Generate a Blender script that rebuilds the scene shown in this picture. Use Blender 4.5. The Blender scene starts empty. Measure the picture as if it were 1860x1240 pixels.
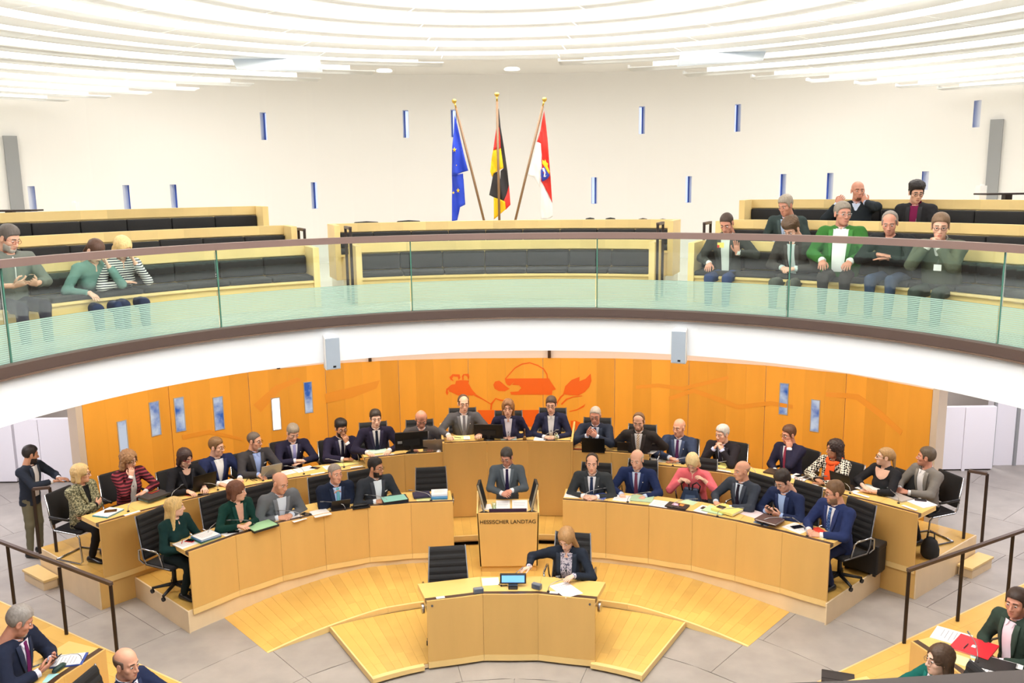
import bpy, bmesh, math, random
import numpy as np
from mathutils import Vector, Matrix
random.seed(7); rng = np.random.default_rng(7)
S = bpy.context.scene
COL = S.collection
R_ = math.radians
# ---------------------------------------------------------------- camera
FOC, TILT, ROLL, EYE = 1607.0, 0.1767, -0.0131, 5.55      # focal length in px of the 1860x1240 frame
fw = np.array([0, math.cos(TILT), -math.sin(TILT)])
rg0 = np.array([1., 0, 0]); up0 = np.array([0, math.sin(TILT), math.cos(TILT)])
rg = rg0*math.cos(ROLL) + up0*math.sin(ROLL)
up = -rg0*math.sin(ROLL) + up0*math.cos(ROLL)
cd = bpy.data.cameras.new('camera'); cam = bpy.data.objects.new('camera', cd); COL.objects.link(cam)
cd.sensor_width = 36; cd.lens = 36*FOC/1860; cd.clip_end = 200; cd.clip_start = .05
cam.matrix_world = Matrix(((rg[0], up[0], -fw[0], 0), (rg[1], up[1], -fw[1], 0), (rg[2], up[2], -fw[2], EYE), (0, 0, 0, 1)))
S.camera = cam
# ---------------------------------------------------------------- world, lamps, exposure
S.view_settings.view_transform = 'Standard'; S.view_settings.look = 'None'
S.view_settings.gamma = 1; S.view_settings.use_curve_mapping = False
S.view_settings.exposure = -.13
W = bpy.data.worlds.new('world'); S.world = W; W.use_nodes = True
W.node_tree.nodes['Background'].inputs[0].default_value = (.93, .95, 1, 1)
W.node_tree.nodes['Background'].inputs[1].default_value = .55
S.cycles.max_bounces = 8; S.cycles.diffuse_bounces = 4; S.cycles.glossy_bounces = 3
S.cycles.transmission_bounces = 4; S.cycles.transparent_max_bounces = 16
S.cycles.caustics_reflective = False; S.cycles.caustics_refractive = False
S.cycles.sample_clamp_indirect = 4
C0 = np.array([-.1, 6.65])
def pol(R, a, z=0.0):
    a = math.radians(a); return np.array([C0[0]+R*math.sin(a), C0[1]+R*math.cos(a), z])
def area(name, loc, tgt, size, power, col=(1, .985, .965), shape='DISK', size_y=None):
    l = bpy.data.lights.new(name, 'AREA'); l.shape = shape; l.size = size; l.energy = power; l.color = col
    if size_y: l.size_y = size_y
    o = bpy.data.objects.new(name, l); COL.objects.link(o); o.location = loc
    o.rotation_euler = (Vector(tgt)-Vector(loc)).to_track_quat('-Z', 'Y').to_euler(); return o
L_CEIL, L_SOFF, L_GAL = 1.0, 1.0, 1.0
area('ceiling_light_field', (-.1, 6.4, 7.62), (-.1, 6.4, 0), 8.4, 1130*L_CEIL)
for i, (x, y) in enumerate(((-8.5, 11), (8.5, 11), (0, 15.2), (-6, 14.5), (6, 14.5))):
    area('ceiling_light_field', (x, y, 7.7), (x, y, 0), 3.2, 172*L_GAL, (1, .99, .975))
for a in (-47, -36, -26, -16, -5.5, 5.5, 16, 26, 36, 47):
    p = pol(7.1, a, 3.27); q = pol(8.2, a, .6)
    area('soffit_area_light', p, q, .5, 27*L_SOFF, (1, .93, .8))
for a in (-62, 62):
    for R, e_ in ((8.6, 90), (11.5, 170)): p = pol(R, a*(1 if R < 9 else .85), 3.3); area('soffit_area_light', p, pol(R+.6, a*(1 if R < 9 else .85), 0), 1.6, e_*L_SOFF, (.97, .95, 1))  # area lights added to brighten the side corridors
for x in (-8.6, 8.6): area('soffit_area_light', (x, 18.6, 3.3), (x, 18.9, 0), 1.6, 110*L_SOFF)  # extra fill added to lift the dark corridor wall at the rear
# ---------------------------------------------------------------- measuring helpers (pixel of the photo -> real place)
def ray(x, y): return fw*FOC + rg*(x-930) + up*(620-y)
def at(x, y, z):                       # on the horizontal plane of height z
    d = ray(x, y); return d*((z-EYE)/d[2]) + np.array([0, 0, EYE])
def on(x, y, Y):                       # on the vertical plane at depth Y
    d = ray(x, y); return d*(Y/d[1]) + np.array([0, 0, EYE])
def cyl(x, y, R, C=C0):                # on the vertical cylinder of radius R
    d = ray(x, y); a = d[0]**2+d[1]**2; b = -2*(d[:2]@C); c = C@C-R*R
    s = (-b+math.sqrt(b*b-4*a*c))/(2*a); return d*s + np.array([0, 0, EYE])
def ang(p): return math.degrees(math.atan2(p[0]-C0[0], p[1]-C0[1]))
# ---------------------------------------------------------------- materials
MATS = {}
def srgb(c):
    f = lambda v: v/12.92 if v <= .04045 else ((v+.055)/1.055)**2.4
    return tuple(f(v/255) for v in c)+(1,)
def mat(name, col, rough=.5, metal=0., emis=0., spec=.5, var=0., noise=None, bump=0., bscale=200, rand=0., coat=0.):
    if name in MATS: return MATS[name]
    m = bpy.data.materials.new(name); MATS[name] = m; m.use_nodes = True
    nt = m.node_tree; N = nt.nodes; L = nt.links; b = N['Principled BSDF']
    c = srgb(col); b.inputs['Base Color'].default_value = c
    b.inputs['Roughness'].default_value = rough; b.inputs['Metallic'].default_value = metal
    b.inputs['Specular IOR Level'].default_value = spec
    if coat: b.inputs['Coat Weight'].default_value = coat; b.inputs['Coat Roughness'].default_value = .12
    if emis: b.inputs['Emission Color'].default_value = c; b.inputs['Emission Strength'].default_value = emis
    src = None
    if noise or rand:
        hsv = N.new('ShaderNodeHueSaturation'); hsv.inputs['Color'].default_value = c
        add = N.new('ShaderNodeMath'); add.operation = 'ADD'; add.inputs[0].default_value = 1; add.inputs[1].default_value = 0
        if noise:
            tc = N.new('ShaderNodeTexCoord'); mp = N.new('ShaderNodeMapping'); mp.inputs['Scale'].default_value = noise
            nz = N.new('ShaderNodeTexNoise'); nz.inputs['Scale'].default_value = 1; nz.inputs['Detail'].default_value = 4
            L.new(tc.outputs['Object'], mp.inputs[0]); L.new(mp.outputs[0], nz.inputs['Vector'])
            mr = N.new('ShaderNodeMapRange'); mr.inputs['From Min'].default_value = .25; mr.inputs['From Max'].default_value = .75
            mr.inputs['To Min'].default_value = 1-var; mr.inputs['To Max'].default_value = 1+var
            L.new(nz.outputs['Fac'], mr.inputs['Value']); L.new(mr.outputs[0], add.inputs[0])
        if rand:
            oi = N.new('ShaderNodeObjectInfo'); m2 = N.new('ShaderNodeMapRange')
            m2.inputs['To Min'].default_value = -rand; m2.inputs['To Max'].default_value = rand
            L.new(oi.outputs['Random'], m2.inputs['Value']); L.new(m2.outputs[0], add.inputs[1])
        L.new(add.outputs[0], hsv.inputs['Value']); L.new(hsv.outputs[0], b.inputs['Base Color'])
    if bump:
        tc = N.new('ShaderNodeTexCoord'); nz = N.new('ShaderNodeTexNoise'); nz.inputs['Scale'].default_value = bscale
        bp = N.new('ShaderNodeBump'); bp.inputs['Strength'].default_value = bump; bp.inputs['Distance'].default_value = .01
        L.new(tc.outputs['Object'], nz.inputs['Vector']); L.new(nz.outputs['Fac'], bp.inputs['Height']); L.new(bp.outputs[0], b.inputs['Normal'])
    return m
WD = mat('maple_front', (220, 176, 104), .38, var=.045, noise=(5, 5, .8), rand=.045, spec=.35)
WT = mat('maple_top', (232, 194, 116), .3, var=.04, noise=(2, 8, 8), rand=.03)
WK = mat('maple_kick', (238, 204, 136), .4, var=.04, noise=(3, 3, 3), rand=.03)
WR = mat('maple_riser', (234, 210, 172), .45, var=.05, noise=(4, 4, 2), rand=.02)
WF = mat('maple_floor', (226, 182, 98), .22, var=.07, noise=(3, 3, 3), rand=.085, spec=.5)
WW = mat('wall_veneer', (238, 166, 62), .36, var=.05, noise=(4, 4, .7), rand=.10, spec=.3)
WG = mat('gallery_maple', (238, 210, 146), .4, var=.05, noise=(2, 2, 2), rand=.09)
TRAY = mat('dark_tray', (74, 52, 38), .35)
STONE = mat('floor_stone', (164, 157, 151), .5, var=.15, noise=(2.4, 2.4, 2.4), rand=.035, bump=.05, bscale=60)
GROUT = mat('grout', (140, 133, 127), .8)
WHITE = mat('white_plaster', (242, 240, 237), .75, spec=.2)
WHITE2 = mat('white_wall_lilac', (236, 233, 240), .6, spec=.3)
CREAM = mat('gallery_floor', (226, 220, 205), .14, var=.03, noise=(3, 3, 3))
BROWN = mat('brown_metal', (92, 76, 70), .45, .35)
BROWND = mat('dark_brown_metal', (52, 42, 40), .45, .3)
BLACKC = mat('black_cushion', (38, 38, 40), .85, bump=.15, bscale=90, rand=.01)
BLK = mat('black_plastic', (24, 24, 26), .4)
BLKF = mat('black_fabric', (30, 30, 33), .8, bump=.2, bscale=150)
CHROME = mat('chrome', (176, 178, 182), .2, 1)
GREY = mat('grey_panel', (150, 152, 154), .6)
SPK = mat('speaker_grille', (156, 168, 182), .6, bump=.3, bscale=400)
LAMP = mat('lamp_diffuser', (255, 252, 244), .5, emis=2.4)
LOUV = mat('louvre_white', (238, 238, 236), .5)
nt_ = LOUV.node_tree; tb_ = nt_.nodes.new('ShaderNodeBsdfTranslucent'); tb_.inputs[0].default_value = (.84, .86, .88, 1); mx_ = nt_.nodes.new('ShaderNodeMixShader'); mx_.inputs[0].default_value = .33
nt_.links.new(nt_.nodes['Principled BSDF'].outputs[0], mx_.inputs[1]); nt_.links.new(tb_.outputs[0], mx_.inputs[2]); nt_.links.new(mx_.outputs[0], nt_.nodes['Material Output'].inputs[0])   # translucency added so the reflector plates glow brighter from below
GOLD = mat('brass', (214, 178, 84), .25, .9)
# ---------------------------------------------------------------- object helpers
class G:
    def __init__(s): s.V = []; s.F = []; s.M = []
    def add(s, V, F, m=0):
        o = len(s.V); s.V += [tuple(map(float, v)) for v in V]; s.F += [tuple(i+o for i in f) for f in F]; s.M += [m]*len(F); return s
    def box(s, lo, hi, m=0):
        x0, y0, z0 = lo; x1, y1, z1 = hi
        return s.add([(x0,y0,z0),(x1,y0,z0),(x1,y1,z0),(x0,y1,z0),(x0,y0,z1),(x1,y0,z1),(x1,y1,z1),(x0,y1,z1)],
            [(0,3,2,1),(4,5,6,7),(0,1,5,4),(1,2,6,5),(2,3,7,6),(3,0,4,7)], m)
    def hexa(s, P, m=0):               # 8 corners, bottom ring then top ring
        return s.add(P, [(0,3,2,1),(4,5,6,7),(0,1,5,4),(1,2,6,5),(2,3,7,6),(3,0,4,7)], m)
    def prism(s, poly, z0, z1, m=0):   # poly counter-clockwise XY
        n = len(poly); f = lambda z, i: z[i] if hasattr(z, '__len__') else z
        V = [(p[0], p[1], f(z0, i)) for i, p in enumerate(poly)]+[(p[0], p[1], f(z1, i)) for i, p in enumerate(poly)]
        return s.add(V, [tuple(range(n))[::-1], tuple(range(n, 2*n))]+[(i, (i+1) % n, (i+1) % n+n, i+n) for i in range(n)], m)
    def arc(s, R0, R1, a0, a1, z0, z1, n=12, m=0, C=None, caps=True):
        c = C0 if C is None else C
        f = lambda z, a: z(a) if callable(z) else z
        V = []
        for i in range(n+1):
            a = a0+(a1-a0)*i/n; r = math.radians(a); d = (math.sin(r), math.cos(r))
            for R, z in ((R0, z0), (R1, z0), (R1, z1), (R0, z1)): V.append((c[0]+R*d[0], c[1]+R*d[1], f(z, a)))
        F = []
        for i in range(n):
            b = 4*i
            for k in range(4): F.append((b+k, b+4+k, b+4+(k+1) % 4, b+(k+1) % 4))
        if caps: F += [(0, 1, 2, 3), (4*n+3, 4*n+2, 4*n+1, 4*n)]
        return s.add(V, F, m)
    def tube(s, P, r, n=8, m=0, cap=True):
        P = [np.array(p, float) for p in P]; k = len(P); rr = r if hasattr(r, '__len__') else [r]*k
        V = []; u = None
        for i in range(k):
            t = P[min(i+1, k-1)]-P[max(i-1, 0)]; t = t/(np.linalg.norm(t)+1e-9)
            if u is None: u = np.cross(t, (0, 0, 1) if abs(t[2]) < .9 else (1, 0, 0))
            u = u-t*(u@t); u /= np.linalg.norm(u)+1e-9; w = np.cross(t, u)
            for j in range(n):
                a = 2*math.pi*j/n; V.append(P[i]+rr[i]*(math.cos(a)*u+math.sin(a)*w))
        F = [(i*n+j, i*n+(j+1) % n, (i+1)*n+(j+1) % n, (i+1)*n+j) for i in range(k-1) for j in range(n)]
        if cap: F += [tuple(range(n))[::-1], tuple(range((k-1)*n, k*n))]
        return s.add(V, F, m)
    def lathe(s, prof, n=16, m=0, c=(0, 0, 0)):
        V = [(c[0]+r*math.cos(2*math.pi*j/n), c[1]+r*math.sin(2*math.pi*j/n), c[2]+z) for r, z in prof for j in range(n)]
        k = len(prof)
        F = [(i*n+j, i*n+(j+1) % n, (i+1)*n+(j+1) % n, (i+1)*n+j) for i in range(k-1) for j in range(n)]
        F += [tuple(range(n))[::-1], tuple(range((k-1)*n, k*n))]
        return s.add(V, F, m)
    def xf(s, M):
        M = np.array(M); V = np.array(s.V); s.V = [tuple(v) for v in V@M[:3, :3].T+M[:3, 3]]; return s
def mesh(name, g, mats, smooth=False):
    me = bpy.data.meshes.new(name); me.from_pydata(g.V, [], g.F)
    for m in (mats if isinstance(mats, (list, tuple)) else [mats]): me.materials.append(m)
    if any(g.M): me.polygons.foreach_set('material_index', g.M)
    if smooth: me.polygons.foreach_set('use_smooth', [True]*len(g.F))
    me.update(); return me
def tag(o, label=None, cat=None, group=None, kind=None):
    if label: o['label'] = label
    if cat: o['category'] = cat
    if group: o['group'] = group
    if kind: o['kind'] = kind
    return o
def obj(name, g, mats, parent=None, smooth=False, bevel=0, recalc=False):
    me = g if isinstance(g, bpy.types.Mesh) else mesh(name, g, mats, smooth)
    if recalc:
        bm = bmesh.new(); bm.from_mesh(me); bmesh.ops.recalc_face_normals(bm, faces=bm.faces); bm.to_mesh(me); bm.free()
    o = bpy.data.objects.new(name, me); COL.objects.link(o)
    if parent:
        o.parent = parent
        if parent.get('world'): o.location = -parent.location   # parts given in room coordinates
    if bevel:
        b = o.modifiers.new('bevel', 'BEVEL'); b.width = bevel; b.segments = 2; b.limit_method = 'ANGLE'
    return o
def thing(name, label=None, cat=None, loc=(0, 0, 0), rz=0, group=None, world=False, kind=None):
    o = bpy.data.objects.new(name, None); COL.objects.link(o); o.location = loc; o.rotation_euler = (0, 0, rz)
    o.empty_display_size = .1
    if world: o['world'] = 1
    return tag(o, label, cat, group, kind)
def structure(name, g, m, smooth=False, parent=None):
    o = obj(name, g, m, parent, smooth)
    if parent is None: o['kind'] = 'structure'
    return o
def dup(root, loc, rz=None, label=None, group=None, scale=None):
    r = root.copy(); COL.objects.link(r); r.location = loc
    if rz is not None: r.rotation_euler = (0, 0, rz)
    if label: r['label'] = label
    if group: r['group'] = group
    if scale: r.scale = scale
    for ch in list(root.children):
        c = ch.copy(); COL.objects.link(c); c.parent = r
        for g_ in list(ch.children):
            d = g_.copy(); COL.objects.link(d); d.parent = c
    return r
# ================================================================ ROOM
# ---- ground floor of big stone slabs
fl = structure('floor', G().box((-16, -6, -.3), (16, 26, -.012)), GROUT)
Rs = [.6, 1.7, 2.6, 3.55, 4.6, 5.7, 6.9, 8.1, 9.4, 10.8, 12.4, 14.2]
for i in range(len(Rs)-1):
    R0, R1 = Rs[i], Rs[i+1]
    amax = 74 if R0 < 8 else 66
    st = max(5.5, math.degrees(1.25/((R0+R1)/2))*(.9 if i % 2 else 1.1)); n = int(2*amax/st)
    for k in range(n):
        a0 = -amax+2*amax*k/n+(i % 3)*1.7; a1 = a0+2*amax/n; am = (a0+a1)/2
        if R1 < 7 and R0 > 4.4 and abs(am) < 33: continue      # under the platforms
        if 6.8 < R0 < 8.5 and abs(am) < 40: continue
        e = math.degrees(.0035/R1)
        obj('floor_slab', G().arc(R0+.003, R1-.003, a0+e, a1-e, -.03, 0, 3), STONE, fl)
# ---- platforms with maple planks
Z1, Z2, ZS, ZP, ZF, ZN = 1.07, 1.195, 1.38, 1.53, .86, .93      # desk ledge heights
row1L = [at(x, y, Z1) for x, y in [(343, 1003), (428, 973), (508, 950), (588, 932.5), (668, 920), (746, 914), (823, 911)]]
row1R = [at(x, y, Z1) for x, y in [(1022, 908), (1101, 913), (1179, 921), (1258, 932), (1338, 948), (1421, 967), (1507, 989)]]
_ra = [ang(p) for p in row1L+row1R]; _rr = [float(np.linalg.norm(p[:2]-C0)) for p in row1L+row1R]
def RF(a): return float(np.interp(a, _ra, _rr))              # front line of the first row, measured
def zramp(a): return .15*min(1, max(0, (42-abs(a))/20))
def plat(name, label, R0, R1, a0, a1, z, riser=True, lo=0.0, n=24):
    t = thing(name, label, 'platform', pol((R0+R1)/2, (a0+a1)/2, 0), world=True)
    f = (lambda a: z(a)-.012) if callable(z) else z-.012
    obj('core', G().arc(R0+.012, R1-.012, a0, a1, lo, f, n), WR, t); return t
def planks(t, R0, R1, a0, a1, z, width, rows, rowj=.5, zz=.012):
    R1f = R1 if callable(R1) else (lambda a: R1)
    R0f = R0 if callable(R0) else (lambda a: R0)
    Rm = (R0f(a0)+R1f(a0))/2; n = max(1, int(math.radians(a1-a0)*Rm/width))
    for k in range(n):
        b0 = a0+(a1-a0)*k/n; b1 = a0+(a1-a0)*(k+1)/n
        R0_, R1_ = R0f((b0+b1)/2), R1f((b0+b1)/2)
        cuts = [R0_]+sorted(R0_+(R1_-R0_)*((j+random.uniform(.25, .75))/rows) for j in range(rows-1))+[R1_] if rows > 1 else [R0_, R1_]
        for c0, c1 in zip(cuts, cuts[1:]):
            e = math.degrees(.0009/c1); f0 = z if callable(z) else (lambda a: z)
            obj('plank', G().arc(c0+.0008, c1-.0008, b0+e, b1-e, lambda a: f0(a)-zz, f0, 1), WF, t)
def edge(t, name, R, a0, a1, z, h, th, n, m, seg, out=-1):        # curved edge board in lengths
    for k in range(n):
        b0 = a0+(a1-a0)*k/n; b1 = a0+(a1-a0)*(k+1)/n; e = math.degrees(.0012/R)
        f = z if callable(z) else (lambda a: z)
        obj(name, G().arc(R, R+th, b0+e, b1-e, lambda a: max(f(a)-h, -.02), f, seg), m, t)
def side(t, name, R0, R1, a, z, lo, m, th=.02):                   # radial edge board
    s = math.copysign(1, a); n = np.array([math.cos(math.radians(a)), -math.sin(math.radians(a))])*s*th
    p, q = pol(R0, a), pol(R1, a)
    poly = [p[:2], q[:2], q[:2]+n, p[:2]+n]
    if s > 0: poly = poly[::-1]
    obj(name, G().prism(poly, lo, z), m, t, recalc=True)
P1 = plat('low_platform', 'lowest curved maple platform carrying the small front desk', 2.953, 4.32, -31, 31, .08, lo=.02)
planks(P1, 2.966, 4.32, -31, 31, .08, .115, 2)
edge(P1, 'edge_board', 2.90, -31, -19.2, .085, .055, .064, 1, WK, 6); edge(P1, 'edge_board', 2.90, 19.2, 31, .085, .055, .064, 1, WK, 6)
for a in (-31, 31): side(P1, 'side_board', 2.9, 4.32, a, .085, .01, WK)
P2 = plat('ramp_platform', 'wide curved maple ramp platform around the lectern, sloping down to both ends', 4.36, 5.43, -42, 42, zramp, lo=-.05, n=36)
planks(P2, 4.37, lambda a: RF(a)+.022 if abs(a) > 8.5 else 6.08, -42, 42, lambda a: zramp(a)+.003, .12, 2)
edge(P2, 'edge_board', 4.335, -42, 42, lambda a: zramp(a)+.004, .075, .035, 8, WK, 6)
PA = plat('front_row_platform', 'raised maple platform under the first curved row of desks', 5.46, 6.99, -47, 47, .29, n=4)
bpy.data.objects.remove(PA.children[0])       # its front follows the measured desk line; the middle behind the lectern is set back
def wedge(Rf0, Rf1, a0, a1, z0, z1, n, m, name, t):
    g = G()
    for k in range(n):
        b0 = a0+(a1-a0)*k/n; b1 = a0+(a1-a0)*(k+1)/n
        g.prism([pol(Rf0(b0), b0)[:2], pol(Rf0(b1), b1)[:2], pol(Rf1(b1), b1)[:2], pol(Rf1(b0), b0)[:2]], z0, z1)
    return obj(name, g, m, t, recalc=True)
for a0, a1 in ((-47, -8.6), (8.6, 47)):
    wedge(lambda a: RF(a)+.05, lambda a: 6.985, a0, a1, 0, .278, 12, WR, 'core', PA)
    for k in range(3): wedge(lambda a: RF(a)+.026, lambda a: RF(a)+.049, a0+(a1-a0)*k/3, a0+(a1-a0)*(k+1)/3, 0, .288, 4, WR, 'riser_board', PA)
    planks(PA, lambda a: RF(a)+.05, 6.99, a0, a1, .29, .16, 2)
wedge(lambda a: 6.12, lambda a: 6.985, -8.6, 8.6, .19, .278, 6, WR, 'core', PA); planks(PA, 6.12, 6.99, -8.6, 8.6, .29, .13, 1)
edge(PA, 'edge_board', 6.085, -8.5, 8.5, .294, .07, .03, 2, WK, 6)
for a in (-47, 47): side(PA, 'side_board', 5.48, 6.99, a, .294, 0, WR)
for a in (-8.6, 8.6): side(PA, 'side_board', 5.56, 6.08, a, .288, .16, WR)
PX = plat('floor_behind_lectern', 'low maple floor strip between the lectern and the presidium', 5.44, 6.08, -8.5, 8.5, .14, lo=0, n=10)
planks(PX, 5.5, 5.52, -.5, .5, .1285, .13, 1)
PB = plat('back_row_platform', 'raised maple platform under the last curved row along the wood wall', 7.004, 8.75, -51, 51, .43, n=44)
planks(PB, 7.02, 8.75, -51, -44, .43, .13, 2); planks(PB, 7.02, 8.75, 44, 51, .43, .13, 2); planks(PB, 7.3, 8.75, -44, -20, .43, .3, 1); planks(PB, 7.3, 8.75, 20, 44, .43, .3, 1)
edge(PB, 'riser_board', 6.994, -51, -16, .425, .45, .02, 4, WD, 10); edge(PB, 'riser_board', 6.994, 16, 51, .425, .45, .02, 4, WD, 10)
for a in (-51, 51): side(PB, 'side_board', 6.995, 8.75, a, .434, 0, WR)
PC = plat('presidium_platform', 'high platform carrying the presidium desk and its side desks', 7.0, 8.75, -19.0, 19.0, .63, lo=.433, n=16)
obj('centre_step', G().arc(7.02, 8.74, -8.4, 8.4, .62, .78, 8), WF, PC)
for s, nm in ((-1, 'left'), (1, 'right')):
    t = thing('entry_step', 'small wooden step below the %s end of the back row platform' % nm, 'step', pol(8.55, s*52.2, 0), world=True)
    obj('tread', G().arc(8.15, 8.8, s*52.7 if s < 0 else 51.25, -51.25 if s < 0 else 52.7, .14, .17, 3), WK, t)
    obj('riser_board', G().arc(8.2, 8.78, s*52.6 if s < 0 else 51.25, -51.25 if s < 0 else 52.6, 0, .14, 3), WR, t)
    b = plat('bench_platform', 'maple platform under the benches at the lower %s corner' % nm, 2.4, 9.0, *((-96, -57.2) if s < 0 else (57.2, 96)), .17, n=16)
    a0, a1 = ((-66.5, -57.2) if s < 0 else (57.2, 66.5))
    planks(b, 2.4, 9.0, a0, a1, .17, .16, 4)
    planks(b, 2.4, 9.0, *((-96, -66.5) if s < 0 else (66.5, 96)), .17, .45, 3)
    side(b, 'side_board', 2.4, 9.0, s*57.2, .172, 0, WK)
# ---- wood wall: photo-measured top line of its eleven veneer panels
WTOP = 2.4
wx = [(148, 733), (305, 700), (450, 676), (590, 661), (723, 654), (850, 651), (986, 650), (1117, 651), (1252, 655), (1392, 664), (1538, 679), (1695, 708)]
wp = [at(x, y, WTOP)[:2] for x, y in wx]
wl = np.concatenate([[0], np.cumsum([np.linalg.norm(b-a) for a, b in zip(wp, wp[1:])])])
def wpt(u, off=0.0, z=0.0):
    i = int(np.clip(np.searchsorted(wl, u)-1, 0, len(wp)-2)); d = (wp[i+1]-wp[i]); L_ = np.linalg.norm(d); d = d/L_
    n = np.array([d[1], -d[0]]); p = wp[i]+d*(u-wl[i])+n*off; return np.array([p[0], p[1], z])
def wallhit(x, y):
    d = ray(x, y)
    for i in range(len(wp)-1):
        a, b = wp[i], wp[i+1]; A = np.array([[d[0], a[0]-b[0]], [d[1], a[1]-b[1]]])
        s, t = np.linalg.solve(A, a)
        if s > 0 and -1e-6 <= t <= 1+1e-6: return wl[i]+t*(wl[i+1]-wl[i]), EYE+d[2]*s
    return None
wall = structure('wall_back', G().prism([tuple(wpt(u, -.09)[:2]) for u in wl][::-1]+[tuple(wpt(u, -.02)[:2]) for u in wl], 0, WTOP-.005), WR)
for i in range(11):
    nb = 4
    for k in range(nb):
        g = .005 if k == 0 else .0004; g2 = .005 if k == nb-1 else .0004
        u0 = wl[i]+(wl[i+1]-wl[i])*k/nb+g; u1 = wl[i]+(wl[i+1]-wl[i])*(k+1)/nb-g2
        P = [wpt(u0, 0), wpt(u1, 0), wpt(u1, -.02), wpt(u0, -.02)]
        obj('veneer_board', G().prism([p[:2] for p in P], .3, WTOP), WW, wall, recalc=True)
g = G()
for u in (wl[0]-.0, wl[-1]):
    s = -1 if u == wl[0] else 1
    P = [wpt(u+.0*s, .0), wpt(u+.10*s, .0), wpt(u+.10*s, -.25), wpt(u, -.25)]
    if s < 0: P = P[::-1]
    g.prism([p[:2] for p in P], 0, WTOP+.02)
obj('end_trim', g, mat('end_trim', (206, 190, 172), .5), wall, recalc=True)
# plaster above the wood wall, up to the soffit
up_w = [tuple(wpt(u, -.03)[:2]) for u in wl]; up_o = [tuple(wpt(u, -.2)[:2]) for u in wl][::-1]
structure('wall_above_wood', G().prism(up_w+up_o, WTOP-.02, 3.404), mat('plaster_lit_tint', (240, 220, 205), .7))  # white plaster; the pinkish light on it is put into the colour
for i, (x, y) in enumerate(((998, 642), (672, 653), (505, 668))):
    u, z = wallhit(x, y); p = wpt(u, .03)
    tag(obj('wall_post', G().tube([(p[0], p[1], WTOP+.01), (p[0], p[1], 3.28)], .03, 10), mat('post_steel', (120, 112, 108), .3, .8), smooth=True),
        'short dark steel post above the wood wall, ' + ('middle of the three' if i == 1 else 'behind the centre' if i == 0 else 'leftmost of the three'), 'post')
# slit windows in the wood wall
SKYM = bpy.data.materials.new('window_sky'); SKYM.use_nodes = True
nt = SKYM.node_tree; b = nt.nodes['Principled BSDF']; b.inputs['Roughness'].default_value = .08; b.inputs['Base Color'].default_value = (.02, .03, .05, 1)
tc = nt.nodes.new('ShaderNodeTexCoord'); nz = nt.nodes.new('ShaderNodeTexNoise'); nz.inputs['Scale'].default_value = 3.2; nz.inputs['Detail'].default_value = 6
cr = nt.nodes.new('ShaderNodeValToRGB'); cr.color_ramp.elements[0].position = .38; cr.color_ramp.elements[0].color = srgb((58, 104, 190))
cr.color_ramp.elements[1].position = .6; cr.color_ramp.elements[1].color = srgb((222, 230, 244))
nt.links.new(tc.outputs['Object'], nz.inputs['Vector']); nt.links.new(nz.outputs['Fac'], cr.inputs[0])
nt.links.new(cr.outputs[0], b.inputs['Emission Color']); b.inputs['Emission Strength'].default_value = .8
WHP = mat('white_lit_window', (246, 244, 250), .3, emis=.9)
FRM = mat('window_frame', (176, 170, 160), .5)
for i, q in enumerate([(213, 767, 228, 840), (271, 732, 287, 791), (316, 724, 332, 783), (387, 723, 403, 780), (493, 724, 507, 780), (552, 695, 565, 749), (1418, 696, 1432, 752), (1475, 726, 1489, 783)]):
    u0, zt = wallhit(q[0], q[1]); u1, _ = wallhit(q[2], q[1]); _, zb = wallhit((q[0]+q[2])/2, q[3]); um = (u0+u1)/2
    w = thing('window_%d' % (i+1), kind='structure', loc=wpt(um, 0, zb), world=True)
    fr = G(); t_ = .012
    def slab(a, b_, z0, z1, o0, o1, g=fr): g.prism([wpt(a, o0)[:2], wpt(a, o1)[:2], wpt(b_, o1)[:2], wpt(b_, o0)[:2]], z0, z1)
    slab(u0-t_, u0, zb-t_, zt+t_, .001, .014); slab(u1, u1+t_, zb-t_, zt+t_, .001, .014); slab(u0, u1, zt, zt+t_, .001, .014); slab(u0, u1, zb-t_, zb, .001, .014)
    obj('frame', fr, FRM, w, recalc=True)
    pg = G(); slab(u0, u1, zb, zt, .001, .005, pg)
    obj('pane', pg, WHP if i == 4 else SKYM, w, recalc=True)
# orange heraldic lion painted on the wall, as far as it shows above the heads
LION = mat('lion_orange', (238, 104, 20), .5); LION2 = mat('lion_orange_line', (236, 96, 24), .5)
lion = thing('lion_emblem', 'large orange lion emblem painted on the wood wall behind the presidium', 'emblem', wpt(wallhit(940, 720)[0], 0, 1.9), world=True)
def paint(name, poly, m=LION, off=.005):
    uz = [wallhit(x, y) for x, y in poly]
    bm = bmesh.new(); vs = [bm.verts.new((u, z, 0)) for u, z in uz]
    f = bm.faces.new(vs); bmesh.ops.triangulate(bm, faces=[f])
    bmesh.ops.subdivide_edges(bm, edges=bm.edges[:], cuts=2, use_grid_fill=True)
    for v in bm.verts: v.co = wpt(v.co.x, off, v.co.y)
    me = bpy.data.meshes.new(name); bm.to_mesh(me); bm.free(); me.materials.append(m)
    o = obj(name, me, None, lion); s = o.modifiers.new('thick', 'SOLIDIFY'); s.thickness = .003; return o
def z1_(P): return [(780+x/6.2, 680+y/6.2) for x, y in P]
paint('forepaw', z1_([(215,140),(250,112),(290,108),(300,70),(350,62),(445,65),(440,100),(480,170),(530,225),(480,236),(420,233),(330,235),(300,225),(285,215),(245,198),(222,190)]))
paint('forearm', z1_([(530,225),(600,270),(690,325),(745,262),(800,280),(900,292),(870,300),(790,292),(748,275),(708,335),(700,395),(685,395),(690,335),(600,282),(500,236)]))
paint('claw', z1_([(215,142),(190,160),(183,205),(200,235),(215,205),(205,180),(222,165)]))
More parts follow.
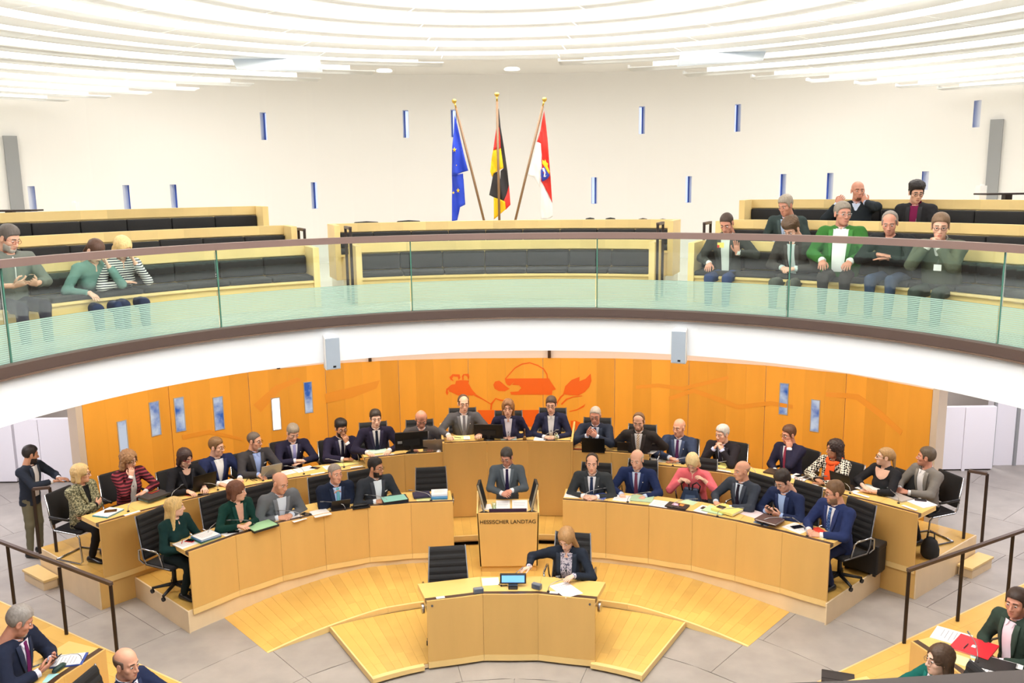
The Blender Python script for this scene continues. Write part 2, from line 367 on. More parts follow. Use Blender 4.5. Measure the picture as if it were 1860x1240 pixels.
paint('claw', z1_([(240,60),(225,30),(260,-5),(340,-2),(350,35),(330,60),(318,25),(270,20),(255,45),(275,75)]))
paint('claw', z1_([(370,60),(365,20),(380,-5),(440,-10),(450,25),(440,62),(425,20),(395,5),(385,25),(385,60)]))
paint('head', z1_([(850,45),(1345,42),(1370,85),(1425,165),(1385,180),(1380,228),(1080,225),(960,228),(920,225),(910,195),(1000,190),(1035,150),(1010,120),(930,115),(960,78),(905,125),(880,118),(860,95)]))
paint('tongue', z1_([(785,68),(740,78),(720,115),(735,160),(780,185),(850,188),(905,160),(885,148),(830,152),(795,135),(790,105),(800,80)]))
paint('mane', z1_([(850,45),(890,0),(960,-80),(1040,-125),(1130,-140),(1220,-110),(1260,-85),(1290,-70),(1330,-5),(1335,42),(1322,42),(1318,0),(1280,-60),(1215,-98),(1130,-127),(1045,-112),(965,-68),(900,5),(865,45)]))
paint('tail_tuft', z1_([(1505,220),(1530,130),(1600,60),(1690,25),(1690,75),(1760,45),(1815,-10),(1825,70),(1800,140),(1750,195),(1680,235),(1580,230)]))
paint('tail', z1_([(1505,220),(1470,250),(1440,300),(1428,340),(1440,342),(1455,300),(1490,255),(1520,228)]))
paint('tail', z1_([(1480,330),(1540,270),(1620,245),(1720,235),(1720,243),(1620,256),(1550,282),(1492,340)]))
paint('tail', z1_([(1575,410),(1660,390),(1735,345),(1755,330),(1740,365),(1660,402),(1580,418)]))
paint('body', z1_([(545,400),(1245,398),(1250,585),(1030,585),(600,590),(560,590)]))
paint('body', z1_([(1590,520),(1640,515),(1700,540),(1715,600),(1690,690),(1600,690)]))
# faint wash of the mural left and right
WASH = mat('mural_wash', (238, 156, 52), .4)
for nm, P in (('mural_line', [(1215,720),(1260,705),(1310,722),(1340,735),(1400,728),(1440,735),(1440,742),(1400,736),(1340,743),(1305,730),(1260,713),(1215,728)]),
              ('mural_line', [(1155,700),(1195,696),(1240,702),(1290,690),(1322,682),(1324,688),(1290,697),(1240,709),(1195,703),(1155,706)]),
              ('mural_line', [(1500,712),(1560,716),(1600,745),(1640,782),(1636,790),(1596,756),(1556,726),(1500,720)]),
              ('mural_line', [(590,715),(650,700),(690,690),(684,705),(640,722),(592,732)]),
              ('mural_line', [(460,735),(500,700),(540,685),(548,690),(510,708),(474,748)]),
              ('mural_line', [(330,790),(380,780),(440,795),(440,800),(380,788),(332,798)])):
    o = paint(nm, P, WASH, .003)
# ---- corridor walls behind, low white partition panels
for s, xs, nm in ((-1, ((-10.6, -9.55), (-9.5, -8.35)), 'left'), (1, ((8.2, 9.2),), 'right')):
    for k, (x0, x1) in enumerate(xs):
        t = thing('partition_panel', 'white freestanding partition panel at the far %s%s' % (nm, (', outer one' if k == 0 and s < 0 else ', next to the wood wall' if s < 0 else ' beside the wood wall')), 'partition', ((x0+x1)/2, 16.35, 0), world=True)
        obj('panel', G().box((x0, 16.3, .03), (x1, 16.42, 1.26)), WHITE2, t, bevel=.006)
        obj('post', G().box((x0+.4, 16.28, .0), (x0+.46, 16.3, 1.25)), WHITE2, t)
        obj('base', G().box((x0+.02, 16.33, 0), (x1-.02, 16.39, .03)), BROWND, t)
structure('wall_left', G().box((-15.5, 4, 0), (-15.2, 22, 3.35)), WHITE2)
structure('wall_right', G().box((15.2, 4, 0), (15.5, 22, 3.35)), WHITE2)
structure('wall_corridor', G().box((-15.2, 20.5, 0), (15.2, 20.8, 3.35)), mat('corridor_wall', (222, 212, 206), .6))
structure('wall_corridor_left', G().box((-15.2, 16.6, 0), (-9.75, 16.8, 3.4)), WHITE2)
structure('wall_corridor_right', G().box((9.3, 16.6, 0), (15.2, 16.8, 3.4)), WHITE2)
for i, x in enumerate((-9.8, -10.6, 9.3, 9.75)):
    structure('trim_%d' % (i+1), G().box((x, 16.55, 0), (x+.05, 16.6, 3.3)), GREY)
# ================================================================ GALLERY
GZ = 3.88; GC = np.array([.077, 6.32]); GR = 5.065
floor2 = G(); 
th = np.linspace(0, 2*math.pi, 97)[:-1]
ring = [(GC[0]+(GR+.1)*math.sin(t), GC[1]+(GR+.1)*math.cos(t)) for t in th]
outer = []
for t in th:
    d = np.array([math.sin(t), math.cos(t)]); k = min(15.6/abs(d[0]) if abs(d[0]) > 1e-6 else 1e9, (20.6-GC[1])/d[1] if d[1] > 1e-6 else 1e9, (GC[1]+4)/-d[1] if d[1] < -1e-6 else 1e9)
    outer.append((GC[0]+d[0]*k, GC[1]+d[1]*k))
n = len(th); V = [(x, y, GZ) for x, y in ring]+[(x, y, GZ) for x, y in outer]+[(x, y, 3.405) for x, y in ring]+[(x, y, 3.405) for x, y in outer]
F = []
for i in range(n):
    j = (i+1) % n
    F += [(i, j, n+j, n+i), (2*n+i, 3*n+i, 3*n+j, 2*n+j)]
floor2.add(V, F[0::2], 0); floor2.add(V, F[1::2], 1)
structure('floor_gallery', floor2, [CREAM, WHITE])
gr = lambda dR, z, t: (GC[0]+(GR+dR)*math.sin(t), GC[1]+(GR+dR)*math.cos(t), z)
def ringstrip(prof, n=128, t0=0, t1=2*math.pi):     # closed profile of (dR, z) swept round the void
    g = G(); k = len(prof); full = abs(t1-t0-2*math.pi) < 1e-6; cnt = n if full else n+1
    V = [gr(a, z, t0+(t1-t0)*i/n) for i in range(cnt) for a, z in prof]
    F = [(i*k+q, i*k+(q+1) % k, ((i+1) % cnt)*k+(q+1) % k, ((i+1) % cnt)*k+q) for i in range(n) for q in range(k)]
    if not full: F += [tuple(range(k))[::-1], tuple(range(n*k, n*k+k))]
    return g.add(V, F)
structure('trim_fascia', ringstrip([(-.03, 3.40), (.12, 3.40), (.12, 3.90), (-.03, 3.90)], 192), mat('fascia_white', (228, 232, 237), .7))
bal = thing('balustrade', 'curved glass balustrade with brown handrail around the visitors gallery', 'railing', (GC[0], GC[1]+GR, GZ), world=True)
obj('base_channel', ringstrip([(-.085, 3.855), (.06, 3.855), (.06, 3.965), (-.06, 3.965), (-.085, 3.955)], 128, R_(-125), R_(125)), BROWN, bal)
obj('channel_lip', ringstrip([(-.10, 3.835), (-.03, 3.835), (-.03, 3.853), (-.10, 3.853)], 128, R_(-125), R_(125)), mat('lip_brown', (120, 100, 88), .4, .4), bal)
obj('handrail', ringstrip([(-.045, 4.85), (.045, 4.85), (.045, 4.925), (-.045, 4.925)], 128, R_(-125), R_(125)), mat('rail_brown', (120, 98, 92), .5, .1), bal)
# glass: thin clear sheet with a printed frit of fine lines on its lower part
def glassmat(name, frit):
    m = bpy.data.materials.new(name); m.use_nodes = True; nt = m.node_tree; N = nt.nodes; L = nt.links; N.clear()
    out = N.new('ShaderNodeOutputMaterial'); tr = N.new('ShaderNodeBsdfTransparent'); tr.inputs[0].default_value = (.90, .955, .925, 1)
    gl = N.new('ShaderNodeBsdfGlossy'); gl.inputs['Roughness'].default_value = .02; gl.inputs[0].default_value = (1, 1, 1, 1)
    fr = N.new('ShaderNodeFresnel'); fr.inputs[0].default_value = 1.5
    mx = N.new('ShaderNodeMixShader'); L.new(fr.outputs[0], mx.inputs[0]); L.new(tr.outputs[0], mx.inputs[1]); L.new(gl.outputs[0], mx.inputs[2])
    res = mx
    if frit:
        geo = N.new('ShaderNodeNewGeometry'); sp = N.new('ShaderNodeSeparateXYZ'); L.new(geo.outputs['Position'], sp.inputs[0])
        mu = N.new('ShaderNodeMath'); mu.operation = 'MULTIPLY'; mu.inputs[1].default_value = 1/.0195; L.new(sp.outputs['Z'], mu.inputs[0])
        fc = N.new('ShaderNodeMath'); fc.operation = 'FRACT'; L.new(mu.outputs[0], fc.inputs[0])
        gt = N.new('ShaderNodeMath'); gt.operation = 'GREATER_THAN'; gt.inputs[1].default_value = .30; L.new(fc.outputs[0], gt.inputs[0])
        df = N.new('ShaderNodeBsdfDiffuse'); df.inputs[0].default_value = srgb((196, 234, 222))
        tl = N.new('ShaderNodeBsdfTranslucent'); tl.inputs[0].default_value = srgb((208, 240, 230))
        m1 = N.new('ShaderNodeMixShader'); m1.inputs[0].default_value = .45; L.new(df.outputs[0], m1.inputs[1]); L.new(tl.outputs[0], m1.inputs[2])
        m3 = N.new('ShaderNodeMath'); m3.operation = 'MULTIPLY'; m3.inputs[1].default_value = .88; L.new(gt.outputs[0], m3.inputs[0])
        m2 = N.new('ShaderNodeMixShader'); L.new(m3.outputs[0], m2.inputs[0]); L.new(tr.outputs[0], m2.inputs[1]); L.new(m1.outputs[0], m2.inputs[2]); m4 = N.new('ShaderNodeMixShader'); L.new(fr.outputs[0], m4.inputs[0]); L.new(m2.outputs[0], m4.inputs[1]); L.new(gl.outputs[0], m4.inputs[2]); res = m4
    L.new(res.outputs[0], out.inputs[0]); return m
GLS = glassmat('clear_glass', False); FRT = glassmat('frit_glass', True)
EDGE = mat('glass_edge', (70, 120, 104), .2)
da = .4717; a0 = -1.2131-da
for k in range(8):
    t0, t1 = a0+k*da+.003, a0+(k+1)*da-.003
    pn = obj('glass_panel', ringstrip([(0, 4.33), (.012, 4.33), (.012, 4.852), (0, 4.852)], 20, t0, t1), GLS, bal)
    obj('frit_field', ringstrip([(0, 3.965), (.012, 3.965), (.012, 4.33), (0, 4.33)], 20, t0, t1), FRT, pn).location = (0, 0, 0)
    obj('glass_edge', ringstrip([(-.001, 3.965), (.013, 3.965), (.013, 4.852), (-.001, 4.852)], 1, t0-.0035, t0-.0005), EDGE, pn).location = (0, 0, 0)
# near handrail on the photographer's side
nr = [(-1.6, .62), (-.6, .93), (0, 1.03), (.44, 1.052), (.67, 1.072), (1.2, 1.14), (2.2, 1.55)]
g = G()
for (x0, y0), (x1, y1) in zip(nr, nr[1:]):
    g.hexa([(x0, y0-.05, 4.86), (x1, y1-.05, 4.86), (x1, y1+.0, 4.86), (x0, y0+.0, 4.86), (x0, y0-.05, 4.91), (x1, y1-.05, 4.91), (x1, y1, 4.91), (x0, y0, 4.91)])
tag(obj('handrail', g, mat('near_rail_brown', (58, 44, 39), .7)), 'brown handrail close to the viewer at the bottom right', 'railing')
# ---- rear wall with slit windows, ceiling
RC = np.array([0, 3.5]); RR = 16.5
def rw(x, y):
    d = ray(x, y); a = d[0]**2+d[1]**2; b = -2*(d[:2]@RC); c = RC@RC-RR*RR; s = (-b+math.sqrt(b*b-4*a*c))/2/a
    p = d*s+np.array([0, 0, EYE]); return math.degrees(math.atan2(p[0]-RC[0], p[1]-RC[1])), p[2]
wins = [(474, 204, 484, 254), (733, 200, 743, 250), (820, 199, 831, 249), (1163, 193, 1174, 243), (1338, 189, 1348, 239), (1773, 182, 1784, 231),
        (566, 331, 577, 379), (310, 335, 322, 381), (224, 336, 236, 382), (51, 338, 65, 388), (1077, 322, 1086, 370), (1249, 320, 1258, 368), (1420, 316, 1430, 366), (1505, 314, 1516, 362), (1678, 311, 1689, 345)]
hol = []
for x0, y0, x1, y1 in wins:
    a_, z1 = rw((x0+x1)/2-2, y0); _, z0 = rw((x0+x1)/2, y1); w = .125*180/math.pi/RR*1.0
    hol.append((a_-w/2, a_+w/2, z0, z1))
As = sorted(set([-62, 62]+list(np.arange(-60, 61, 3.0))+[h[0] for h in hol]+[h[1] for h in hol]))
g = G()
rp = lambda R, a, z: (RC[0]+R*math.sin(R_(a)), RC[1]+R*math.cos(R_(a)), z)
for a, b in zip(As, As[1:]):
    hs = sorted([(h[2], h[3]) for h in hol if h[0] <= (a+b)/2 <= h[1]])
    z = GZ
    for z0, z1 in hs+[(7.95, 7.95)]:
        if z0 > z: g.add([rp(RR, a, z), rp(RR, b, z), rp(RR, b, z0), rp(RR, a, z0)], [(0, 1, 2, 3)])
        z = z1
structure('wall_rear', g, WHITE, True)
REV = mat('window_reveal', (240, 244, 255), .6)
for i, (a, b, z0, z1) in enumerate(hol):
    w = thing('window_%d' % (i+9), kind='structure', loc=rp(RR, (a+b)/2, z0), world=True); D = .32
    bk = lambda aa, z, dd=D: (rp(RR, aa, z)[0], rp(RR, aa, z)[1]+dd, z)      # niches run straight back
    P = [rp(RR, a, z0), rp(RR, b, z0), bk(b, z0), bk(a, z0), rp(RR, a, z1), rp(RR, b, z1), bk(b, z1), bk(a, z1)]
    obj('reveal', G().add(P, [(0, 1, 2, 3), (4, 7, 6, 5), (0, 3, 7, 4), (1, 5, 6, 2)]), REV, w)
    q = lambda aa, z: bk(aa, z, D-.02); f = (b-a)*.24
    obj('pane', G().add([q(a, z0), q(b, z0), q(b, z1), q(a, z1)], [(0, 1, 2, 3)]), mat('window_sky_pale', (214, 228, 252), .1, emis=.95), w)
    for c0, c1 in ((a, a+f), (b-f, b)):
        obj('mullion', G().prism([bk(c1, 0, D-.06)[:2], bk(c0, 0, D-.06)[:2], bk(c0, 0, D-.03)[:2], bk(c1, 0, D-.03)[:2]], z0, z1), mat('window_mullion', (70, 108, 200), .4), w, recalc=True)
for nm, (xa, ya, xb, yb, wd) in {'left': (17, 247, 30, 391, .23), 'right': (1812, 217, 1802, 361, .22)}.items():
    a_, zt = rw(xa, ya); _, zb = rw(xb, yb); w = wd/2*180/math.pi/RR
    tag(obj('column_speaker', G().arc(RR-.1, RR-.004, a_-w, a_+w, 4.9, zt, 2, C=RC), GREY), 'tall narrow grey column loudspeaker on the rear wall at the far '+nm, 'loudspeaker')
g = G().box((-17, -6, 7.9), (17, 21, 8.1)); ceil = structure('ceiling', g, WHITE)
# luminous louvre rings: plates with lamp strips above them
ringspec = [(1.3, 0), (2.1, 0), (2.9, 0), (3.7, 0), (4.5, 0), (5.25, 0), (5.95, 7.6), (6.95, 15.5), (8, 20.6), (9, 26.5), (10, 30.6), (11, 33.7), (12, 36), (13, 38.2), (13.9, 43.5)]
for i, (R, ae) in enumerate(ringspec):
    z = 7.15; spans = [(-108, 108)] if ae == 0 else [(-74 if R < 9.5 else -56, -ae), (ae, 74 if R < 9.5 else 56)]
    for (b0, b1) in spans:
        sd = '' if ae == 0 else (' left of the flags' if b0 < 0 else ' right of the flags')
        wd = 'innermost|second|third|fourth|fifth|sixth|seventh|eighth|ninth|tenth|eleventh|twelfth|thirteenth|fourteenth|outermost'.split('|')[i]
        t = thing('ring_light', 'white curved louvre with lamp strip, %s ring from the centre%s' % (wd, sd), 'ceiling light', pol(R, (b0+b1)/2, z), world=True, group='ceiling ring lights')
        L_ = R_(b1-b0)*R; n = max(2, min(14, int(L_/1.5)))
        for k in range(n):
            c0 = b0+(b1-b0)*k/n; c1 = b0+(b1-b0)*(k+1)/n; e = math.degrees(.008/R)
            obj('louvre_plate', G().arc(R-.22, R+.2, c0+e, c1-e, z, z+.015, max(2, int((c1-c0)/4))), LOUV, t)
        sh = math.degrees(.35/R) if ae else 0
        obj('lamp_strip', G().arc(R-.05, R+.12, b0+(sh if b0 > 0 else 0), b1-(sh if b1 < 100 and b0 < 0 else 0), z+.016, z+.12, max(6, int((b1-b0)/4))), LAMP, t)
        obj('end_rib', G().arc(R-.18, R+.18, b0+.01, b0+math.degrees(.03/R), z+.015, z+.05, 1), LOUV, t)
lum = tag(obj('glow_disc', G().arc(.2, 5.7, -112, 112, 7.66, 7.68, 60), mat('luminous', (255, 252, 246), .5, emis=1.5)), 'added round glowing disc above the inner ceiling rings', 'ceiling light')  # emissive disc added in place of a white slab lit by the tubes
for s, nm in ((-1, 'left'), (1, 'right')):
    cx = 500 if s < 0 else 1315
    p = on(cx, 100 if s < 0 else 92, 12.8)
    t = thing('projector_hatch', 'white tilted ceiling tray holding a projector, %s of the flags' % nm, 'projector', p, world=True)
    g = G(); c4 = [(430, 127), (586, 131), (575, 88), (410, 84)] if s < 0 else [(1230, 121), (1386, 110), (1402, 66), (1243, 76)]
    q = [on(x, y, 11.5 if k < 2 else 11.95) for k, (x, y) in enumerate(c4)]
    p = sum(q)/4+np.array([0, .25, .1])
    g.add([tuple(v) for v in q]+[tuple(v+np.array([0, .0, .02])) for v in q], [(0, 3, 2, 1), (4, 5, 6, 7), (0, 1, 5, 4), (1, 2, 6, 5), (2, 3, 7, 6), (3, 0, 4, 7)])
    t.location = p
    obj('tray', g, mat('tray_white', (226, 234, 243), .5), t, recalc=True)
    obj('projector_body', G().box(p+(-.18, -.2, .1), p+(.18, .1, .24)), LOUV, t, bevel=.02)
    obj('lens', G().tube([p+(0, -.2, .17), p+(0, -.25, .17)], .05, 12), mat('lens_blue', (90, 120, 190), .1), t)
    for dx in (-.3, .3): obj('hanger', G().tube([p+(dx, 0, -.1), p+(dx, 0, .9)], .01, 6), GREY, t)
for x, y in ((698, 130), (930, 127)):
    p = at(x, y, 7.14); t = tag(obj('downlight', G().lathe([(.11, 0), (.11, .02), (.09, .03)], 16, c=p), mat('downlight', (255, 252, 240), .5, emis=3)), 'small round ceiling downlight %s' % ('left of the flags' if x < 800 else 'above the flags'), 'ceiling light')
# loudspeakers on the fascia
for s, q, nm in ((-1, (603, 612, 600, 672), 'left'), (1, (1233, 600, 1239, 661), 'right')):
    R = GR-.16; pt = cyl(q[0], q[1], R, GC); pb = cyl(q[2], q[3], R, GC); a = math.atan2(pt[0]-GC[0], pt[1]-GC[1])
    t = thing('wall_speaker', 'white loudspeaker with grey grille on the gallery fascia, %s of the lectern' % nm, 'loudspeaker', (pt[0], pt[1], pb[2]), rz=-a)
    h = pt[2]-pb[2]; tl = .06*0
    obj('housing', G().hexa([(-.095, 0, 0), (.095, 0, 0), (.075, .17, 0), (-.075, .17, 0), (-.095, 0, h), (.095, 0, h), (.075, .17, h+.02), (-.075, .17, h+.02)]), WHITE, t, bevel=.01)
    obj('grille', G().box((-.088, -.012, .012), (.088, 0, h-.012)), SPK, t, bevel=.004)
    obj('badge', G().box((-.005, -.016, .03), (.03, -.011, .052)), BLK, t)
# ================================================================ DESKS
def radial(p): d = p[:2]-C0; return d/np.linalg.norm(d)
def desk(name, label, pts, zb, zt, depth, kick=.075, thick=.022, seam=.003, legs=True, tops=None, wing=None, z_floor=None):
    """curved desk: front panels between successive points of its front line, tray, worktops, ends"""
    t = thing(name, label, 'desk', np.append(np.mean([p[:2] for p in pts], 0), zb), world=True)
    o_ = lambda p, k: np.asarray(p[:2])+radial(np.asarray(p))*k
    n = len(pts)-1
    for i in range(n):
        a, b = np.array(pts[i][:2]), np.array(pts[i+1][:2]); d = (b-a)/np.linalg.norm(b-a)
        a2, b2 = a+d*seam/2, b-d*seam/2
        if True:
            m_ = (a2+b2)/2; m2 = m_+radial(m_)*-(.007)   # slight curve
            poly = lambda k0, k1: [o_(a2, k0), o_(m_, k0-.006), o_(b2, k0), o_(b2, k1), o_(m_, k1-.006), o_(a2, k1)]
        obj('front_panel', G().prism(poly(0, thick), zb+kick+.003, zt), WD, t, recalc=True)
        if kick: obj('kick_board', G().prism(poly(-.003, thick), zb, zb+kick), WK, t, recalc=True)
        obj('cable_tray', G().prism([o_(a, thick), o_(b, thick), o_(b, thick+.075), o_(a, thick+.075)], zt-.05, zt-.006), TRAY, t, recalc=True)
        obj('worktop', G().prism([o_(a2, thick+.076), o_(m_, thick+.076-.006), o_(b2, thick+.076), o_(b2, depth), o_(m_, depth-.006), o_(a2, depth)], zt-.055, zt-.010), WT, t, recalc=True)
    for e, k in ((pts[0], 1), (pts[-1], -1)):
        e = np.array(e[:2]); r = radial(e); tg = np.array([r[1], -r[0]])*k
        P = [e+r*thick, e+r*depth, e+r*depth+tg*.02, e+r*thick+tg*.02]
        obj('end_rail', G().prism(P, zt-.07, zt-.0555), WK, t, recalc=True)
    if wing:
        for e, k in ((pts[0], 1), (pts[-1], -1)):
            e = np.array(e[:2]); r = radial(e); tg = np.array([r[1], -r[0]])*-k
            P = [e, e+r*depth, e+r*depth+tg*.03, e+tg*.03]
            if k > 0: P = P[::-1]
            zz = [zt+.0, zt+wing, zt+wing, zt+.0] if k < 0 else [zt, zt+wing, zt+wing, zt][::-1]
            obj('side_wing', G().prism(P, .785, zz if k < 0 else [zt, zt+wing, zt+wing, zt]), WD, t, recalc=True)
    elif legs:
        for q in pts[1:-1:2]:
            e = np.array(q[:2]); r = radial(e); tg = np.array([r[1], -r[0]])*.015
            obj('support_board', G().prism([e+r*.03-tg, e+r*(depth-.15)-tg, e+r*(depth-.15)+tg, e+r*.03+tg], (z_floor if z_floor is not None else zb), zt-.056), WD, t, recalc=True)
    return t
DP = .51
desk('front_row_desk', 'curved maple desk of the front row, left of the lectern', row1L, .235, Z1, DP, z_floor=.292)
desk('front_row_desk', 'curved maple desk of the front row, right of the lectern', row1R, .235, Z1, DP, z_floor=.292)
R2 = 6.97
row2L = [pol(R2, a) for a in np.linspace(-50.5, -18.1, 8)]; row2R = [pol(R2, a) for a in np.linspace(18.5, 50.9, 8)]
desk('back_row_desk', 'long curved maple desk of the back row, left half by the wood wall', row2L, .36, Z2, DP, z_floor=.432)
desk('back_row_desk', 'long curved maple desk of the back row, right half by the wood wall', row2R, .36, Z2, DP, z_floor=.432)
sdL = [pol(6.9, a) for a in (-18.6, -13.5, -8.5)]; sdR = [pol(6.9, a) for a in (8.6, 13.7, 18.6)]
desk('side_desk', 'higher two-panel maple desk left of the presidium', sdL, .30, ZS, DP, kick=0, z_floor=.635)
desk('side_desk', 'higher two-panel maple desk right of the presidium', sdR, .30, ZS, DP, kick=0, z_floor=.635)
desk('presidium_desk', 'tallest maple desk with raised side wings behind the lectern', [pol(6.88, a) for a in (-8.25, -2.65, 2.75, 8.4)], .295, ZP, .6, kick=0, wing=.17)
F1 = [at(x, y, ZF) for x, y in [(775, 1092), (877, 1079.5), (977, 1079), (1081, 1089)]]
fd = desk('front_desk', 'small three-panel maple desk at the very front, on the lowest platform', F1, .03, ZF, .50, kick=.075, z_floor=.082)
for e, nm in ((F1[0], 1), (F1[-1], -1)):
    r = radial(e); tg = np.array([r[1], -r[0]])*nm; c = e[:2]+tg*.06
    obj('lock', G().tube([(*(c-r*.001), ZF-.06), (*(c-r*.014), ZF-.06)], .013, 12), mat('lock_steel', (120, 120, 124), .3, .9), fd)
    c = e[:2]+r*.16-tg*.0
    obj('socket_ring', G().tube([(*c, ZF-.16), (*(c-tg*.03), ZF-.16)], .06, 16), CHROME, fd)
bnL = [pol(4.42, a) for a in (-67.5, -74.5, -81.5, -88.5, -95)]; bnR = [pol(4.42, a) for a in (68.2, 75.2, 82.2, 89.2, 95)]
desk('bench_desk', 'maple bench desk at the lower left corner', bnL, .17, ZN, DP, kick=0)
desk('bench_desk', 'maple bench desk at the lower right corner', bnR, .17, ZN, DP, kick=0)
bn2 = [pol(5.75, a) for a in (-72, -79, -86)]
desk('bench_desk', 'maple bench desk at the left edge behind the man reading his phone', bn2, .17, 1.02, DP, kick=0)
# front-most worktop on the right carrying the black laptop
bnF = [pol(3.15, a) for a in (71.5, 80, 88)]
desk('bench_desk', 'maple worktop at the bottom edge with a closed black folder', bnF, .17, .85, DP, kick=0)
# ---- lectern
Ly = 11.72
LZ0, LZ1 = .135, 1.03
lec = thing('lectern', 'maple speaker lectern with dark lettering on its front', 'lectern', (-.09, Ly, LZ0), world=True)
lx0, lx1 = on(866, 932, Ly)[0], on(979, 932, Ly)[0]; lb0, lb1 = on(872, 1035, Ly)[0], on(977, 1035, Ly)[0]
obj('front_panel', G().hexa([(lb0, Ly, .24), (lb1, Ly, .24), (lb1, Ly+.025, .24), (lb0, Ly+.025, .24), (lx0, Ly, LZ1), (lx1, Ly, LZ1), (lx1, Ly+.025, LZ1), (lx0, Ly+.025, LZ1)]), WD, lec, bevel=.003)
obj('plinth', G().box((lb0+.02, Ly+.03, LZ0), (lb1-.02, Ly+.4, .24)), WD, lec)
for x, s in ((lx0, -1), (lx1, 1)):
    b = lb0 if s < 0 else lb1
    q = [(b, Ly+.0, .24), (b-s*.02, Ly, .24), (b-s*.02, Ly+.45, .24), (b, Ly+.45, .24), (x+s*.004, Ly, LZ1), (x-s*.016, Ly, LZ1), (x-s*.016, Ly+.45, LZ1+.17), (x+s*.01, Ly+.45, LZ1+.17)]
    obj('side_wing', G().hexa(q), WT, lec, recalc=True)
obj('desktop', G().hexa([(lx0+.017, Ly+.025, LZ1-.05), (lx1-.017, Ly+.025, LZ1-.05), (lx1-.017, Ly+.43, LZ1+.02), (lx0+.017, Ly+.43, LZ1+.02), (lx0+.017, Ly+.025, LZ1-.025), (lx1-.017, Ly+.025, LZ1-.025), (lx1-.017, Ly+.43, LZ1+.045), (lx0+.017, Ly+.43, LZ1+.045)]), WT, lec)
obj('cable_tray', G().box((lx0+.03, Ly+.026, LZ1-.03), (lx1-.03, Ly+.085, LZ1-.012)), TRAY, lec)
obj('page_stop', G().box((lx0+.17, Ly+.087, LZ1-.02), (lx1-.17, Ly+.097, LZ1+.03)), mat('page_stop', (70, 48, 70), .4), lec)
tc_ = bpy.data.curves.new('lettering', 'FONT'); tc_.body = 'HESSISCHER LANDTAG'; tc_.size = .098; tc_.extrude = .002; tc_.align_x = 'CENTER'; tc_.space_character = .97
to = bpy.data.objects.new('lettering_curve', tc_); COL.objects.link(to)
bpy.context.view_layer.update(); dg = bpy.context.evaluated_depsgraph_get()
tm = bpy.data.meshes.new_from_object(to.evaluated_get(dg)); bpy.data.objects.remove(to)
xs = [v.co.x for v in tm.vertices]; wT = max(xs)-min(xs); pa = on(872, 949, Ly); pb = on(973, 946, Ly); sc = (pb[0]-pa[0])/wT
for v in tm.vertices: v.co = (v.co.x*sc+(pa[0]+pb[0])/2, Ly-.003-v.co.z, on(922, 950.5, Ly)[2]+v.co.y*sc*1.0)
tm.materials.clear(); tm.materials.append(mat('lettering_brown', (58, 44, 34), .5)); obj('lettering', tm, None, lec)
# two slim tilted screens on the lectern
for s, x0 in ((-1, lx0+.1), (1, lx1-.1)):
    t = thing('lectern_screen', 'slim tilted screen on the %s side of the lectern' % ('left' if s < 0 else 'right'), 'screen', (x0, Ly+.06, LZ1-.012), world=True)
    b = np.array([x0, Ly+.055, LZ1-.012])
    obj('foot', G().lathe([(.055, 0), (.055, .008), (.02, .014)], 16, c=b), BLK, t, True)
    obj('stem', G().tube([b+(0, 0, .01), b+(s*.02, .02, .06)], .012, 8), CHROME, t)
    g = G(); bt = b+(s*0.0, .02, .05); tp = b+(s*.085, .1, .37)
    e1 = np.array([s*.02, -.015, .0]); w_ = np.array([-s*.02, .19, .02])*1.0
    g.hexa([bt-e1, bt+e1, bt+e1+w_, bt-e1+w_, tp-e1, tp+e1, tp+e1+w_, tp-e1+w_]); obj('screen', g, BLK, t, bevel=.006, recalc=True)
    obj('steel_edge', G().tube([bt+(0, -.012, 0), tp+(0, -.012, 0)], .014, 8), mat('steel_edge', (196, 186, 160), .3, .7), t)
# ---- stair / bench railings
def railing(label, posts, rail, r=.02, sq=.018):
    t = thing('railing', label, 'railing', np.array(posts[0][1]), world=True)
    for a, b in posts:
        a = np.array(a); b = np.array(b)
        g = G(); g.box((b[0]-sq, b[1]-sq*.6, b[2]), (b[0]+sq, b[1]+sq*.6, a[2])); obj('post', g, BROWND, t)
    g = G()
    for p, q in zip(rail, rail[1:]):
        p, q = np.array(p), np.array(q); d = (q-p)[:2]; d = d/np.linalg.norm(d)*.022; n = np.array([-d[1], d[0]])
        g.hexa([(*(p[:2]-n), p[2]-.02), (*(p[:2]+n), p[2]-.02), (*(q[:2]+n), q[2]-.02), (*(q[:2]-n), q[2]-.02), (*(p[:2]-n), p[2]+.018), (*(p[:2]+n), p[2]+.018), (*(q[:2]+n), q[2]+.018), (*(q[:2]-n), q[2]+.018)])
    obj('top_rail', g, BROWN, t, recalc=True); return t
def rad_rail(label, a, px):                      # posts stand on the platform edge; tops from the rail line
    ps = []
    for xb, yb, xt, yt in px:
        b = at(xb, yb, .17); d = ray(xt, yt); zt = EYE+d[2]*np.hypot(*b[:2])/np.hypot(*d[:2]); ps.append((b[:2], zt))
    zt = np.mean([z for _, z in ps]); posts = [(np.array([*b, zt]), np.array([*b, .17])) for b, z in ps]
    d = posts[0][0]-posts[-1][0]; d = d/np.linalg.norm(d)
    line = [posts[-1][0]-d*.02, posts[0][0]+d*1.6]
    railing(label, posts, line)
rad_rail('dark brown stair railing in front of the left bench platform', -58, [(27, 1103, 17, 1000), (121, 1152, 107, 1022), (213, 1186, 204, 1053)])
rad_rail('dark brown stair railing in front of the right bench platform', 58, [(1829, 1092, 1839, 968), (1739, 1128, 1747, 1002), (1642, 1168, 1651, 1033)])
